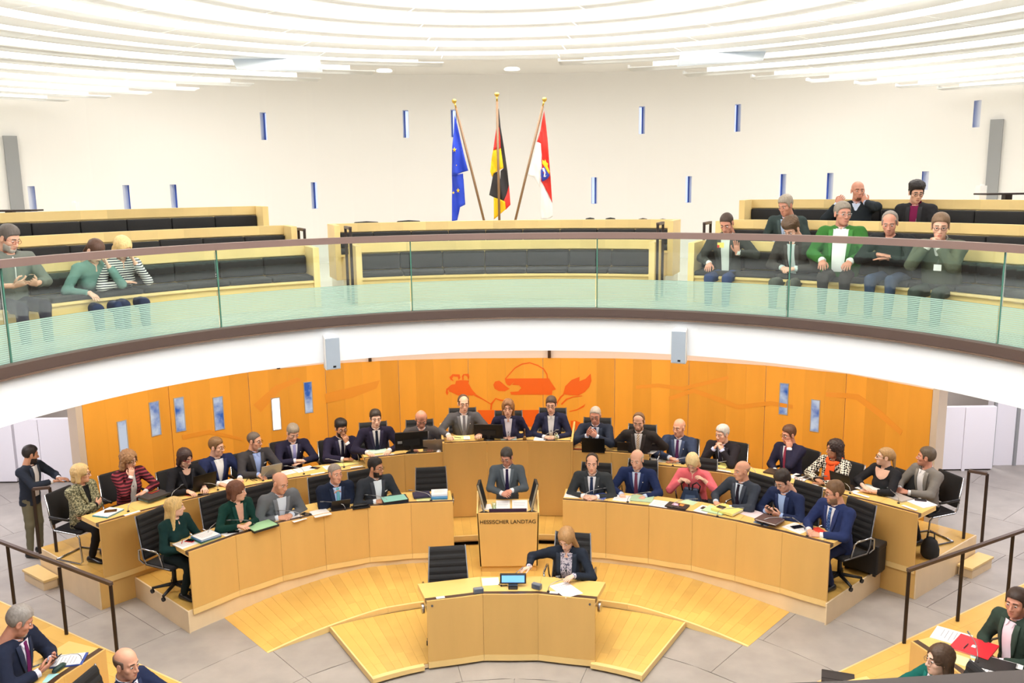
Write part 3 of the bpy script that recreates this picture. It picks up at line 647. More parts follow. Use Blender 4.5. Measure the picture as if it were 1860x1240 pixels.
for s, px, nm in ((-1, ((73, 1005, 64, 881), (103, 1002, 96, 890)), 'left'), (1, ((1750, 978, 1760, 862), (1783, 985, 1794, 853)), 'right')):
    p0 = at(px[0][0], px[0][1], .43 if s < 0 else .43); p1 = at(px[1][0], px[1][1], .43)
    d = ray(px[0][2], px[0][3]); z0 = EYE+d[2]*np.hypot(*p0[:2])/np.hypot(*d[:2])
    d = ray(px[1][2], px[1][3]); z1 = EYE+d[2]*np.hypot(*p1[:2])/np.hypot(*d[:2]); z = (z0+z1)/2
    railing('short brown handrail at the outer %s end of the back row platform' % nm, [(np.array([*p0[:2], z]), p0), (np.array([*p1[:2], z]), p1)], [np.array([*p0[:2], z]), np.array([*p1[:2], z])])
# ================================================================ GALLERY SEATING
def bench(label, R, a0, a1, zf, zt, ends=(True, True), rowh=None):
    t = thing('gallery_bench', label, 'bench', pol(R, (a0+a1)/2, zf), world=True, group='gallery benches')
    n = max(2, int(round(math.radians(a1-a0)*R/.36)))
    for k in range(n):                               # top rail of end-grain blocks
        b0 = a0+(a1-a0)*k/n; b1 = a0+(a1-a0)*(k+1)/n
        obj('rail_block', G().arc(R, R+.10, b0, b1, zt-.13, zt, 1), WG, t)
    obj('back_panel', G().arc(R+.03, R+.07, a0, a1, zf, zt-.131, 30), WG, t)
    m = max(2, int(round(math.radians(a1-a0)*R/.62)))
    for k in range(m):
        e = .03; b0 = a0+(a1-a0)*k/m+e; b1 = a0+(a1-a0)*(k+1)/m-e
        g = G(); g.arc(R-.08, R+.028, b0, b1, zf+.45, zt-.145+random.uniform(-.006, .006), 4)
        obj('back_cushion', g, BLACKC, t, True, bevel=.018)
        obj('seat_cushion', G().arc(R-.5, R-.082, b0, b1, zf+.38, zf+.445, 4), BLACKC, t, True, bevel=.02)
    obj('seat_board', G().arc(R-.5, R+.03, a0, a1, zf+.345, zf+.378, 30), WG, t)
    obj('seat_front', G().arc(R-.46, R-.44, a0, a1, zf, zf+.344, 30), WG, t)
    for a, yes in zip((a0, a1), ends):
        if yes:
            w = math.degrees(.09/R); b0, b1 = (a-w, a) if a == a0 else (a, a+w)
            obj('end_panel', G().arc(R-.52, R+.1, b0, b1, zf, zt, 1), WG, t)
    return t
for s, nm in ((-1, 'left'), (1, 'right')):
    for i, (R, ai, zf, zt, od) in enumerate(((6.7, 25.2, GZ, 4.71, 'front'), (7.6, 26.0 if s < 0 else 26.6, GZ+.27, 4.97, 'middle'), (8.5, 27.6, GZ+.54, 5.25, 'rear'))):
        a0, a1 = (-67, -ai) if s < 0 else (ai, 67)
        bench('maple gallery bench with black cushions, %s row of the %s block' % (od, nm), R, a0, a1, zf, zt, (s > 0, s < 0))
        if i: tag(obj('gallery_tier', G().arc(R-.62, 9.6, a0-.5*(s < 0)+0*(s > 0), a1+0, GZ+.001+(.27 if i > 1 else 0), zf-.001, 24), CREAM), 'raised tier under the %s bench row of the %s gallery block' % (od, nm), 'platform')
bench('maple gallery bench with black cushions, front row of the middle block', 6.7, -18.9, 19.3, GZ, 4.71)
bench('maple gallery bench with black cushions, rear row of the middle block', 7.6, -20.2, 20.2, GZ+.27, 4.97)
tag(obj('gallery_tier', G().arc(6.98, 8.08, -20.2, 20.2, GZ+.001, GZ+.269, 20), CREAM), 'raised tier under the rear bench row of the middle gallery block', 'platform')
for xl, xr, yt, R, lab in ((537, 552, 416, 7.25, 'small brown aisle handrail at the end of the left gallery block'), (1280, 1296, 404, 7.25, 'small brown aisle handrail at the end of the right gallery block'),
                      (622, 637, 413, 6.6, 'small brown aisle handrail at the left end of the middle gallery block'), (1195, 1209, 405, 6.6, 'small brown aisle handrail at the right end of the middle gallery block')):
    s = 1 if xl > 900 else -1
    pa = cyl(xl, yt, R); pb = cyl(xr, yt, R); a = ang((pa+pb)/2); q0 = pol(R-.32, a); q1 = pol(R+.1, a)
    if R < 7: q0, q1 = pol(R-.3, a), pol(R+.1, a)
    z = pa[2]; railing(lab, [(np.array([*q0[:2], z]), np.array([*q0[:2], GZ])), (np.array([*q1[:2], z]), np.array([*q1[:2], GZ]))], [np.array([*q0[:2], z]), np.array([*q1[:2], z])])
for i, (x0, x1, y) in enumerate(((640, 690, 402), (718, 766, 400), (1064, 1080, 395), (1100, 1118, 395), (1160, 1176, 396), (1196, 1212, 397))):
    p = cyl((x0+x1)/2, y+2, 8.6); w = (x1-x0)/107/2; c = thing('chair', 'curved black chair back peeking over the middle gallery bench, number %s from the left' % ('one', 'two', 'three', 'four', 'five', 'six')[i], 'chair', (p[0], p[1], GZ), world=True, group='chairs behind the middle gallery bench')
    g = G().tube([(p[0]-w, p[1], p[2]-.05), (p[0]-w*.8, p[1]+.02, p[2]-.01), (p[0], p[1]+.04, p[2]), (p[0]+w*.8, p[1]+.02, p[2]-.01), (p[0]+w, p[1], p[2]-.05)], .02, 8)
    obj('top_rail', g, BLK, c, True)
    obj('backrest', G().box((p[0]-w*.8, p[1]+.01, p[2]-.35), (p[0]+w*.8, p[1]+.03, p[2]-.01)), BLKF, c)
    obj('seat', G().box((p[0]-w*.9, p[1]-.42, GZ+.43), (p[0]+w*.9, p[1], GZ+.47)), BLKF, c, bevel=.01)
    for dx in (-1, 1):
        for dy in (-.4, .02): obj('leg', G().tube([(p[0]+dx*w*.85, p[1]+dy, GZ), (p[0]+dx*w*.85, p[1]+dy, GZ+.43 if dy < 0 else p[2]-.04)], .012, 6), CHROME, c)
for s, (x, y), nm in ((-1, (8, 383), 'left'), (1, (1840, 352), 'right')):
    p = cyl(x, y, 9.3); tag(obj('wall_table', G().box((p[0]-.4, p[1]-.05, p[2]-.012), (p[0]+.4, p[1]+.3, p[2]+.012)).box((p[0]-.05, p[1]+.1, GZ+.54), (p[0]+.05, p[1]+.2, p[2]-.012)), BROWND), 'dark standing shelf behind the gallery seats at the far '+nm, 'table')
for (x0, y0, x1, y1), nm in (((126, 368, 137, 384), 'left'), ((1784, 337, 1790, 345), 'right')):
    p = cyl((x0+x1)/2, y0, 9.4); q = cyl((x0+x1)/2, y1, 9.4); tag(obj('wall_box', G().box((p[0]-.05, p[1], GZ+.54), (p[0]+.05, p[1]+.12, p[2])).box((p[0]-.02, p[1]+.02, p[2]), (p[0]+.02, p[1]+.06, p[2]+.02)), WHITE), 'slim white pillar box behind the rear gallery bench on the '+nm, 'box')
# ---- three flags
FY = 15.6
st = thing('flag_stand', 'dark round stand holding the three flag poles behind the middle gallery bench', 'stand', (on(906, 400, FY)[0], FY, GZ))
obj('base', G().lathe([(.3, 0), (.3, .03), (.06, .06), (.06, .3)], 20), BROWND, st, True)
def cloth(poly, m, parent, y0, wave=.03, freq=34, name='cloth'):
    P = np.array([on(x, y, y0) for x, y in poly])
    bm = bmesh.new(); f = bm.faces.new([bm.verts.new((p[0], p[2], 0)) for p in P]); bmesh.ops.triangulate(bm, faces=[f])
    for _ in range(3): bmesh.ops.subdivide_edges(bm, edges=[e for e in bm.edges if e.calc_length() > .05], cuts=1, use_grid_fill=True)
    bmesh.ops.triangulate(bm, faces=bm.faces[:])
    for v in bm.verts:
        x, z = v.co.x, v.co.y; v.co = (x, y0+wave*math.sin(freq*(x+.12*z))+.012*math.sin(13*z+x*20), z)
    me = bpy.data.meshes.new(name); bm.to_mesh(me); bm.free(); me.materials.append(m)
    me.polygons.foreach_set('use_smooth', [True]*len(me.polygons))
    o = obj(name, me, None, parent); s = o.modifiers.new('thick', 'SOLIDIFY'); s.thickness = .006; return o
POLE = mat('pole_wood', (128, 96, 62), .4)
def flag(label, top, bot, rings):
    p = on(top[0], top[1], FY); q = on(bot[0], bot[1], FY)
    t = thing('flag', label, 'flag', (q[0], q[1], GZ), world=True)
    d = p-q; d /= np.linalg.norm(d); b = q-d*((q[2]-GZ-.1)/d[2])
    obj('pole', G().tube([b, p-d*.12], .022, 10), POLE, t, True)
    obj('finial', G().tube([p-d*.12, p-d*.02], .014, 8).lathe([(.005, -.05), (.03, -.035), (.045, 0), (.03, .025), (.004, .03)], 12, c=p), GOLD, t, True)
    return t
BLU = mat('flag_blue', (34, 68, 200), .6); YEL = mat('flag_yellow', (250, 208, 24), .6); REDF = mat('flag_red', (226, 52, 44), .6); BLKFL = mat('flag_black', (52, 50, 52), .7); WHF = mat('flag_white', (240, 238, 236), .6); GOF = mat('flag_gold', (252, 200, 16), .6)
z2_ = lambda P: [(620+x/3, y/3) for x, y in P]
f1 = flag('blue flag with yellow stars, hanging left of the other two', (825, 183), (879, 400), 0)
cloth(z2_([(617,625),(632,680),(652,770),(672,855),(692,930),(660,938),(632,950),(603,960),(605,800),(612,720)]), BLU, f1, FY-.03)
cloth(z2_([(603,955),(632,950),(662,945),(668,1010),(674,1115),(648,1128),(640,1165),(630,1200),(603,1205)]), BLU, f1, FY+.02)
def star(cx, cy, r, par, y):
    cloth([(cx+r*(1 if k % 2 == 0 else .42)*math.sin(k*math.pi/5)*.8, cy-r*(1 if k % 2 == 0 else .42)*math.cos(k*math.pi/5)) for k in range(10)], YEL, par, y, .0, name='star')
star(825.5, 272, 5, f1, FY-.075); star(832, 346, 4.5, f1, FY-.03); star(823.5, 350, 3, f1, FY-.03); star(829, 300, 1.5, f1, FY-.07)
f2 = flag('black, red and gold flag hanging in the middle of the three', (902.5, 171), (907, 400), 0)
cloth(z2_([(848,672),(858,590),(868,690),(886,800),(905,930),(914,1015),(890,1095),(862,1090),(868,930),(882,918),(868,805),(860,700)]), BLKFL, f2, FY+0.10)
cloth(z2_([(846,690),(858,692),(866,745),(868,808),(828,818),(836,755)]), REDF, f2, FY+0.04, .015)
cloth(z2_([(828,818),(868,806),(883,915),(858,928),(830,945),(822,965),(811,935),(818,870)]), GOF, f2, FY+0.05, .02)
cloth(z2_([(828,945),(862,930),(868,1000),(866,1090),(838,1078),(806,1062),(818,1000)]), BLKFL, f2, FY+0.07, .02)
cloth(z2_([(830,1076),(866,1086),(892,1098),(896,1140),(862,1170),(832,1195)]), GOF, f2, FY+0.06, .02)
cloth(z2_([(914,1010),(922,1115),(896,1142),(884,1095),(900,1060)]), REDF, f2, FY+0.07, .015)
f3 = flag('red and white flag with a crest, hanging right of the other two', (989, 180), (936, 400), 0)
cloth(z2_([(1105,605),(1115,680),(1124,760),(1132,870),(1140,960),(1150,1105),(1125,1050),(1088,985),(1092,905),(1085,780),(1066,772),(1085,710)]), REDF, f3, FY-.01)
cloth(z2_([(1066,775),(1086,782),(1091,850),(1086,960),(1080,1020),(1050,965),(1018,955),(1040,880)]), WHF, f3, FY-.03)
cloth(z2_([(1086,985),(1124,1050),(1150,1105),(1152,1180),(1120,1195),(1088,1195)]), WHF, f3, FY+.01)
CB = mat('crest_blue', (44, 62, 170), .6)
cloth(z2_([(1088,925),(1108,905),(1136,955),(1122,975),(1095,990),(1088,960)]), CB, f3, FY-.065, .0, name='crest_shield')
cloth(z2_([(1095,915),(1106,918),(1113,940),(1110,960),(1118,955),(1112,965),(1102,962),(1106,940),(1098,930)]), WHF, f3, FY-.072, .0, name='crest_lion')
cloth(z2_([(1098,940),(1106,936),(1104,946)]), REDF, f3, FY-.072, .0, name='crest_lion')
cloth(z2_([(1096,870),(1106,880),(1110,868),(1118,885),(1127,890),(1124,905),(1136,935),(1132,950),(1118,928),(1104,905),(1095,890)]), GOF, f3, FY-.068, .0, name='crest_crown')
# ================================================================ CHAIRS
def chair_high():
    t = thing('office_chair', 'x', 'chair', (0, 0, 0))
    g = G(); n = 26; prof = []
    for i in range(n+1):                              # ribbed backrest, leaning back a little
        z = .50+.56*i/n; y = -.23-.12*(i/n)**1.2; prof.append((y+.012*abs(math.sin(math.pi*i/n*7)), z))
    V = []; w = lambda i: .245-.03*(i/n)
    for i, (y, z) in enumerate(prof): V += [(-w(i), y, z), (w(i), y, z), (w(i), y-.03, z), (-w(i), y-.03, z)]
    F = [(4*i+k, 4*i+4+k, 4*i+4+(k+1) % 4, 4*i+(k+1) % 4) for i in range(n) for k in range(4)]+[(0, 1, 2, 3), (4*n+3, 4*n+2, 4*n+1, 4*n)]
    obj('backrest', g.add(V, F), BLKF, t, recalc=True)
    obj('seat', G().box((-.25, -.24, .42), (.25, .24, .475)), BLKF, t, bevel=.02)
    for s in (-1, 1):
        obj('side_frame', G().tube([(s*.255, .22, .45), (s*.255, -.2, .45), (s*.25, -.25, .52), (s*.222, -.37, 1.07)], .009, 8), mat('frame_grey', (120, 120, 124), .35, .8), t, True)
        arm = obj('armrest', G().tube([(s*.265, -.22, .46), (s*.30, -.27, .52), (s*.31, -.25, .66), (s*.31, -.17, .69), (s*.31, .06, .685), (s*.30, .10, .66), (s*.265, .12, .46)], .013, 8), CHROME, t, True)
    obj('column', G().tube([(0, 0, .12), (0, 0, .42)], .03, 10), BLK, t, True)
    for k in range(5):
        a = 2*math.pi*k/5+.3; e = (.29*math.cos(a), .29*math.sin(a))
        b = obj('base_leg', G().tube([(0, 0, .12), (e[0], e[1], .075)], [.028, .018], 8), BLK, t, True)
        obj('castor', G().tube([(e[0]-.012, e[1], .032), (e[0]+.012, e[1], .032)], .03, 10), BLK, b)
    return t
def chair_canti():
    t = thing('visitor_chair', 'x', 'chair', (0, 0, 0))
    obj('seat', G().box((-.235, -.22, .43), (.235, .24, .48)), BLKF, t, bevel=.02)
    obj('backrest', G().hexa([(-.23, -.27, .52), (.23, -.27, .52), (.23, -.22, .52), (-.23, -.22, .52), (-.215, -.34, .96), (.215, -.34, .96), (.215, -.30, .96), (-.215, -.30, .96)]), BLKF, t, bevel=.02)
    g = G()
    for s in (-1, 1):
        obj('frame_tube', G().tube([(s*.22, -.24, .014), (s*.25, .2, .014), (s*.25, .25, .05), (s*.25, .23, .40), (s*.25, .18, .44), (s*.245, -.2, .45), (s*.235, -.25, .5), (s*.222, -.33, .95)], .0125, 8), CHROME, t, True)
        obj('armrest', G().tube([(s*.285, -.22, .66), (s*.29, .12, .655)], .02, 8), BLK, t, True)
        obj('arm_support', G().tube([(s*.25, -.26, .60), (s*.285, -.2, .655)], .012, 6), BLK, t, True)
    obj('foot_bar', G().tube([(-.22, -.24, .014), (.22, -.24, .014)], .0125, 8), CHROME, t, True)
    return t
CH1, CH2 = chair_high(), chair_canti(); USED = set()
def place_chair(kind, x, y, z, rz, label, group):
    first = CH1 if kind == 'high' else CH2
    if kind not in USED:
        USED.add(kind); first.location = (x, y, z); first.rotation_euler = (0, 0, rz); first['label'] = label; first['group'] = group; return first
    return dup(first, (x, y, z), rz, label, group)
# ================================================================ PEOPLE
def ell(P, c, r):
    q = (P-np.array(c))/np.array(r); k0 = np.sqrt((q*q).sum(-1))+1e-9; k1 = np.sqrt(((q/np.array(r))**2).sum(-1))+1e-9
    return k0*(k0-1)/k1
def rc(P, a, b, r1, r2):
    a = np.array(a, float); b = np.array(b, float); d = b-a; h = np.clip(((P-a)@d)/(d@d+1e-12), 0, 1)
    return np.sqrt(((P-a-h[..., None]*d)**2).sum(-1))-(r1+(r2-r1)*h)
def smin(a, b, k):
    h = np.clip(.5+.5*(b-a)/k, 0, 1); return b+(a-b)*h-k*h*(1-h)
def smax(a, b, k): return -smin(-a, -b, k)
def nets(f, lo, hi, h):
    """surface nets: quad mesh of the zero level of f"""
    lo = np.array(lo, float); n = np.ceil((np.array(hi)-lo)/h).astype(int)+1
    X = [lo[i]+h*np.arange(n[i]) for i in range(3)]
    P = np.stack(np.meshgrid(*X, indexing='ij'), -1); D = f(P); s = D < 0
    nx, ny, nz = n-1
    cnt = np.zeros((nx, ny, nz)); acc = np.zeros((nx, ny, nz, 3))
    C = lambda A, i, j, k: A[i:i+nx, j:j+ny, k:k+nz]
    for ax in range(3):
        o = [0, 0, 0]; o[ax] = 1; b, c = [q for q in range(3) if q != ax]
        for u in (0, 1):
            for v in (0, 1):
                p = [0, 0, 0]; p[b] = u; p[c] = v; q = [p[i]+o[i] for i in range(3)]
                d0, d1 = C(D, *p), C(D, *q); x = (d0 < 0) != (d1 < 0)
                t = np.where(x, d0/np.where(x, d0-d1, 1), 0)
                w = np.zeros((nx, ny, nz, 3)); w[..., b] = u; w[..., c] = v; w[..., ax] = t
                cnt += x; acc += w*x[..., None]
    act = cnt > 0; idx = -np.ones((nx, ny, nz), int); idx[act] = np.arange(act.sum())
    ijk = np.argwhere(act); V = lo+h*(ijk+acc[act]/cnt[act][:, None])
    Q = []
    for ax in range(3):
        b, c = (ax+1) % 3, (ax+2) % 3
        sl = [slice(1, -1)]*3; sl[ax] = slice(0, -1)
        s0 = s[tuple(sl)]; sh = [slice(1, -1)]*3; sh[ax] = slice(1, None); s1 = s[tuple(sh)]
        e = np.argwhere(s0 != s1)
        if not len(e): continue
        fl = s0[tuple(e.T)]; off = np.ones(3, int); off[ax] = 0; g_ = e+off
        ub, uc = np.zeros(3, int), np.zeros(3, int); ub[b] = 1; uc[c] = 1
        q = np.stack([idx[tuple((g_-ub-uc).T)], idx[tuple((g_-uc).T)], idx[tuple(g_.T)], idx[tuple((g_-ub).T)]], 1)
        q[~fl] = q[~fl][:, ::-1]; Q.append(q)
    return V, np.concatenate(Q)
def qmesh(name, V, Q, mats, mi=None):
    me = bpy.data.meshes.new(name); nV, nQ = len(V), len(Q)
    me.vertices.add(nV); me.vertices.foreach_set('co', np.asarray(V, np.float32).ravel())
    me.loops.add(nQ*4); me.loops.foreach_set('vertex_index', Q.astype(np.int32).ravel())
    me.polygons.add(nQ); me.polygons.foreach_set('loop_start', np.arange(0, nQ*4, 4, dtype=np.int32))
    me.polygons.foreach_set('use_smooth', np.ones(nQ, bool))
    for m in mats: me.materials.append(m)
    if mi is not None: me.polygons.foreach_set('material_index', mi.astype(np.int32))
    me.update(calc_edges=True); return me
class QM:                                 # gathers quad pieces into one mesh
    def __init__(s): s.V = []; s.Q = []; s.m = []; s.n = 0
    def add(s, V, Q, m=0):
        V = np.asarray(V, float); Q = np.asarray(Q, int); s.V.append(V); s.Q.append(Q+s.n); s.m.append(np.full(len(Q), m) if np.isscalar(m) else np.asarray(m)); s.n += len(V); return s
    def mesh(s, name, mats): return qmesh(name, np.concatenate(s.V), np.concatenate(s.Q), mats, np.concatenate(s.m))
def qtube(P, r, n=8):
    g = G().tube(P, r, n, cap=False); V = list(g.V); Q = list(g.F)
    for base, rev in ((0, True), (len(V)-n, False)):            # quad caps through a centre
        c = len(V); V.append(tuple(np.mean([V[base+j] for j in range(n)], 0)))
        for j in range(0, n, 2):
            f = (base+j, base+(j+1) % n, base+(j+2) % n, c); Q.append(f[::-1] if rev else f)
    return np.array(V), np.array(Q)
# ---------------- head (one sculpted template, reused)
def f_cran(P):
    d = ell(P, (0, -.014, .036), (.0745, .094, .083))
    return smin(d, ell(P, (0, .028, -.03), (.0585, .060, .083)), .03)
def f_head(P):
    d = f_cran(P); Px = P.copy(); Px[..., 0] = np.abs(P[..., 0])
    d = smin(d, ell(P, (0, .046, -.076), (.043, .042, .038)), .025)
    d = smin(d, ell(P, (0, .071, -.098), (.019, .016, .015)), .022)
    d = smin(d, rc(Px, (.0, .084, .026), (.042, .066, .025), .009, .009), .016)
    d = smin(d, ell(Px, (.045, .055, -.024), (.018, .02, .02)), .02)
    d = smax(d, -ell(Px, (.030, .101, .003), (.017, .016, .011)), .012)
    d = smin(d, rc(P, (0, .088, .008), (0, .108, -.031), .007, .0115), .012)
    d = smin(d, ell(Px, (.012, .096, -.036), (.009, .011, .008)), .008)
    d = smin(d, ell(P, (0, .089, -.061), (.024, .0085, .0055)), .006)
    d = smin(d, ell(P, (0, .087, -.0725), (.020, .009, .006)), .006)
    d = smin(d, ell(Px, (.0775, -.006, -.004), (.009, .021, .033)), .008)
    d = smax(d, -ell(Px, (.0865, -.002, -.004), (.006, .011, .02)), .006)
    return smin(d, rc(P, (0, -.024, -.06), (0, -.045, -.20), .047, .053), .025)
HV, HQ = nets(f_head, (-.105, -.125, -.235), (.105, .14, .135), .0050)
hc = HV[HQ].mean(1); ax_ = np.abs(hc[:, 0])
HM = np.zeros(len(HQ), int)
HM[(hc[:, 1] > .076) & (ax_ < .021-.9*np.abs(hc[:, 2]+.0665)) & (np.abs(hc[:, 2]+.0665) < .0085)] = 1      # lips
HM[(hc[:, 1] > .055) & (ax_ > .012) & (ax_ < .047) & (np.abs(hc[:, 2]-(.0275-.16*np.clip(ax_-.034, 0, 1))) < .0042)] = 2   # brows
BEARD = (hc[:, 2] < -.04-.0*ax_) & (hc[:, 2] > -.125) & (hc[:, 1] > .0) & (HM != 1)
BEARD &= ~((hc[:, 2] > -.05) & (ax_ < .045)) | ((hc[:, 2] > -.058) & (hc[:, 2] < -.044) & (ax_ < .032) & (hc[:, 1] > .07))
BEARD |= (ax_ > .055) & (hc[:, 2] > -.06) & (hc[:, 2] < .0) & (hc[:, 1] > .005) & (hc[:, 1] < .045)
GOAT = (hc[:, 2] < -.045) & (hc[:, 2] > -.125) & (ax_ < .034) & (hc[:, 1] > .05) & (HM != 1)
def sph(c, r, n=8, k=5):
    g = G().lathe([(r*math.sin(math.pi*i/k)+1e-4, -r*math.cos(math.pi*i/k)) for i in range(k+1)], n, c=c); V = np.array(g.V); Q = np.array([f for f in g.F if len(f) == 4]); return V, Q
EV, EQ = sph((0, 0, 0), .0122, 12, 8)
EV = EV[:, [0, 2, 1]]*np.array([1.05, 1, -.72])                       # pole towards the front
EQm = np.where(EV[EQ].mean(1)[:, 1] > .0094, 4, 3)
# ---------------- hair templates in head coordinates
def nz(P, f, a): return a*(np.sin(P[..., 0]*f+1.3*np.sin(P[..., 2]*f*.7))*np.sin(P[..., 1]*f*.9+.5)*np.sin(P[..., 2]*f*.8+1.))
def hair_f(style):
    yy = [-.12, -.07, -.045, -.022, -.018, .012, .016, .034, .040, .062, .075]
    zl = [-.085, -.085, -.06, -.02, .026, .026, -.022, -.012, .035, .060, .066]
    def reg(P, lift=0.0): return np.interp(P[..., 1], yy, zl)+lift-P[..., 2]
    def short(th, top=0., lift=0., rough=.003):
        def f(P):
            t = th+top*np.clip((P[..., 2]-.05)/.06, 0, 1); return smax(f_cran(P)-t+nz(P, 230, rough), reg(P, lift)*.7, .008)
        return f
    if style == 'short': return short(.009, .010)
    if style == 'buzz': return short(.0045, .001, .004, .001)
    if style == 'quiff': return short(.009, .022, -.002, .004)
    if style == 'curlytop': return short(.012, .028, -.004, .008)
    if style == 'ring':
        return lambda P: smax(short(.008, 0, 0)(P), smax(P[..., 2]-.052, P[..., 1]-.03, .02), .008)
    if style == 'receding':
        return lambda P: smax(short(.008, .003)(P), np.minimum(P[..., 1]-.02, P[..., 2]-.055), .012)
    if style == 'thinring':
        return lambda P: smax(short(.004, 0, 0, .001)(P), smax(P[..., 2]-.04, P[..., 1]-.0, .02), .008)
    face = lambda P: ell(P, (0, .09, -.022), (.052, .07, .094))
    def long(z1, r1, r2, th=.015, rough=.003, yb=-.075, fr=150, fringe=False, xo=.075):
        def f(P):
            Px = P.copy(); Px[..., 0] = np.abs(P[..., 0])
            d = smax(f_cran(P)-th, (-.02-P[..., 2])*.7, .02)
            d = smin(d, rc(Px, (.062, -.022, .02), (xo, -.018, z1), .028, r1), .03)
            d = smin(d, rc(P, (0, -.06, .02), (0, yb, z1), .05, r2), .04)
            fc = face(P) if not fringe else smax(face(P), P[..., 2]-.036, .004)
            return smax(d, -fc, .01)+nz(P, fr, rough)+.002*np.sin(P[..., 0]*330+P[..., 1]*210)
        return f
    if style == 'bob': return long(-.085, .030, .045)
    if style == 'bobfringe': return long(-.075, .030, .045, fringe=True)
    if style == 'curlybob': return long(-.105, .040, .055, .022, .009, fr=120)
    if style == 'shoulder': return long(-.16, .028, .05, .014)
    if style == 'long': return long(-.27, .024, .05, .013)
    if style == 'wavy': return long(-.13, .034, .055, .018, .007, fr=110)
    if style == 'pixie': return short(.014, .014, .0, .005)
    if style == 'pony':
        return lambda P: smin(short(.009, .004)(P), rc(P, (0, -.10, .03), (0, -.12, -.13), .030, .016), .02)
    if style == 'goatee':
        return lambda P: smax(f_head(P)-.004, smax(np.abs(P[..., 0])-.03, smax(smax(P[..., 2]+.078, -P[..., 2]-.125, .005), .03-P[..., 1], .006), .006), .006)
    if style == 'beard':
        def f(P):
            Px = np.abs(P[..., 0]); lim = np.where(Px < .034, -.078, -.045)
            return smax(f_head(P)-.006+nz(P, 300, .0015), smax(smax(P[..., 2]-lim, -P[..., 2]-.13, .006), .0-P[..., 1], .01), .008)
        return f
HAIRC = {}
def hair_t(style):
    if style not in HAIRC:
        zlo = -.32 if style in ('long', 'shoulder', 'wavy', 'curlybob', 'pony', 'bob', 'bobfringe') else -.15
        HAIRC[style] = nets(hair_f(style), (-.135, -.155, zlo), (.135, .13, .165), .0085 if style not in ('beard', 'goatee') else .006)
    return HAIRC[style]
# ---------------- hands: palm + five bent fingers; wrist at origin, fingers +y, palm -z, thumb on +x
HANDC = {}
def hand_t(curl, spread):
    k = (curl, spread)
    if k in HANDC: return HANDC[k]
    q = QM()
    n = 10; V = []
    for y, w, h, z in ((-.035, .027, .020, 0), (.0, .030, .018, 0), (.03, .040, .0165, -.001), (.065, .043, .0145, -.002), (.092, .040, .011, -.003)):
        for j in range(n): a = 2*math.pi*j/n; V.append((w*math.copysign(abs(math.cos(a))**.75, math.cos(a)), y, z+h*math.sin(a)))
    Q = [(i*n+j, (i+1)*n+j, (i+1)*n+(j+1) % n, i*n+(j+1) % n) for i in range(4) for j in range(n)]
    c = len(V); V.append((0, .094, -.003)); Q += [(4*n+(j+2) % n, 4*n+(j+1) % n, 4*n+j, c) for j in range(0, n, 2)]
    q.add(V, Q)
    for x, L_, r, sp in ((.030, .072, .0092, .10), (.0105, .080, .0095, .03), (-.0105, .074, .0092, -.04), (-.031, .058, .0082, -.13)):
        p = np.array([x, .078, -.003]); b = curl*.5; pts = [p-(0, .02, 0), p]; d0 = sp*spread
        for i, s in enumerate((.45, .31, .24)):
            ang_ = b+curl*.75*i; d = np.array([math.sin(d0)*math.cos(ang_), math.cos(ang_), -math.sin(ang_)]); p = p+d*L_*s; pts.append(p)
        q.add(*qtube(pts, [r, r*1.05, r*1.0, r*.92, r*.66], 6))
    t0 = np.array([.024, .012, -.006]); t1 = np.array([.052, .042, -.016]); t2 = t1+np.array([.010, .032, -.008-.012*curl]); t3 = t2+np.array([-.004-.012*curl, .024, -.006-.01*curl])
    q.add(*qtube([t0, t1, t2, t3], [.015, .012, .0105, .007], 6))
    HANDC[k] = (np.concatenate(q.V), np.concatenate(q.Q)); return HANDC[k]
def frame(f, palm):                       # rotation: +y -> f, -z -> palm
    f = np.array(f, float); f /= np.linalg.norm(f); z = -np.array(palm, float); z -= f*(z@f); z /= np.linalg.norm(z)+1e-9
    return np.stack([np.cross(f, z), f, z], 1)
def rotm(yaw, pitch, roll=0):             # yaw>0 turns to the person's left; pitch>0 looks down; local facing +y
    a, b, c = R_(yaw), R_(-pitch), R_(roll)
    Rz = np.array([[math.cos(a), -math.sin(a), 0], [math.sin(a), math.cos(a), 0], [0, 0, 1]])
    Rx = np.array([[1, 0, 0], [0, math.cos(b), -math.sin(b)], [0, math.sin(b), math.cos(b)]])
    Ry = np.array([[math.cos(c), 0, math.sin(c)], [0, 1, 0], [-math.sin(c), 0, math.cos(c)]])
    return Rz@Rx@Ry
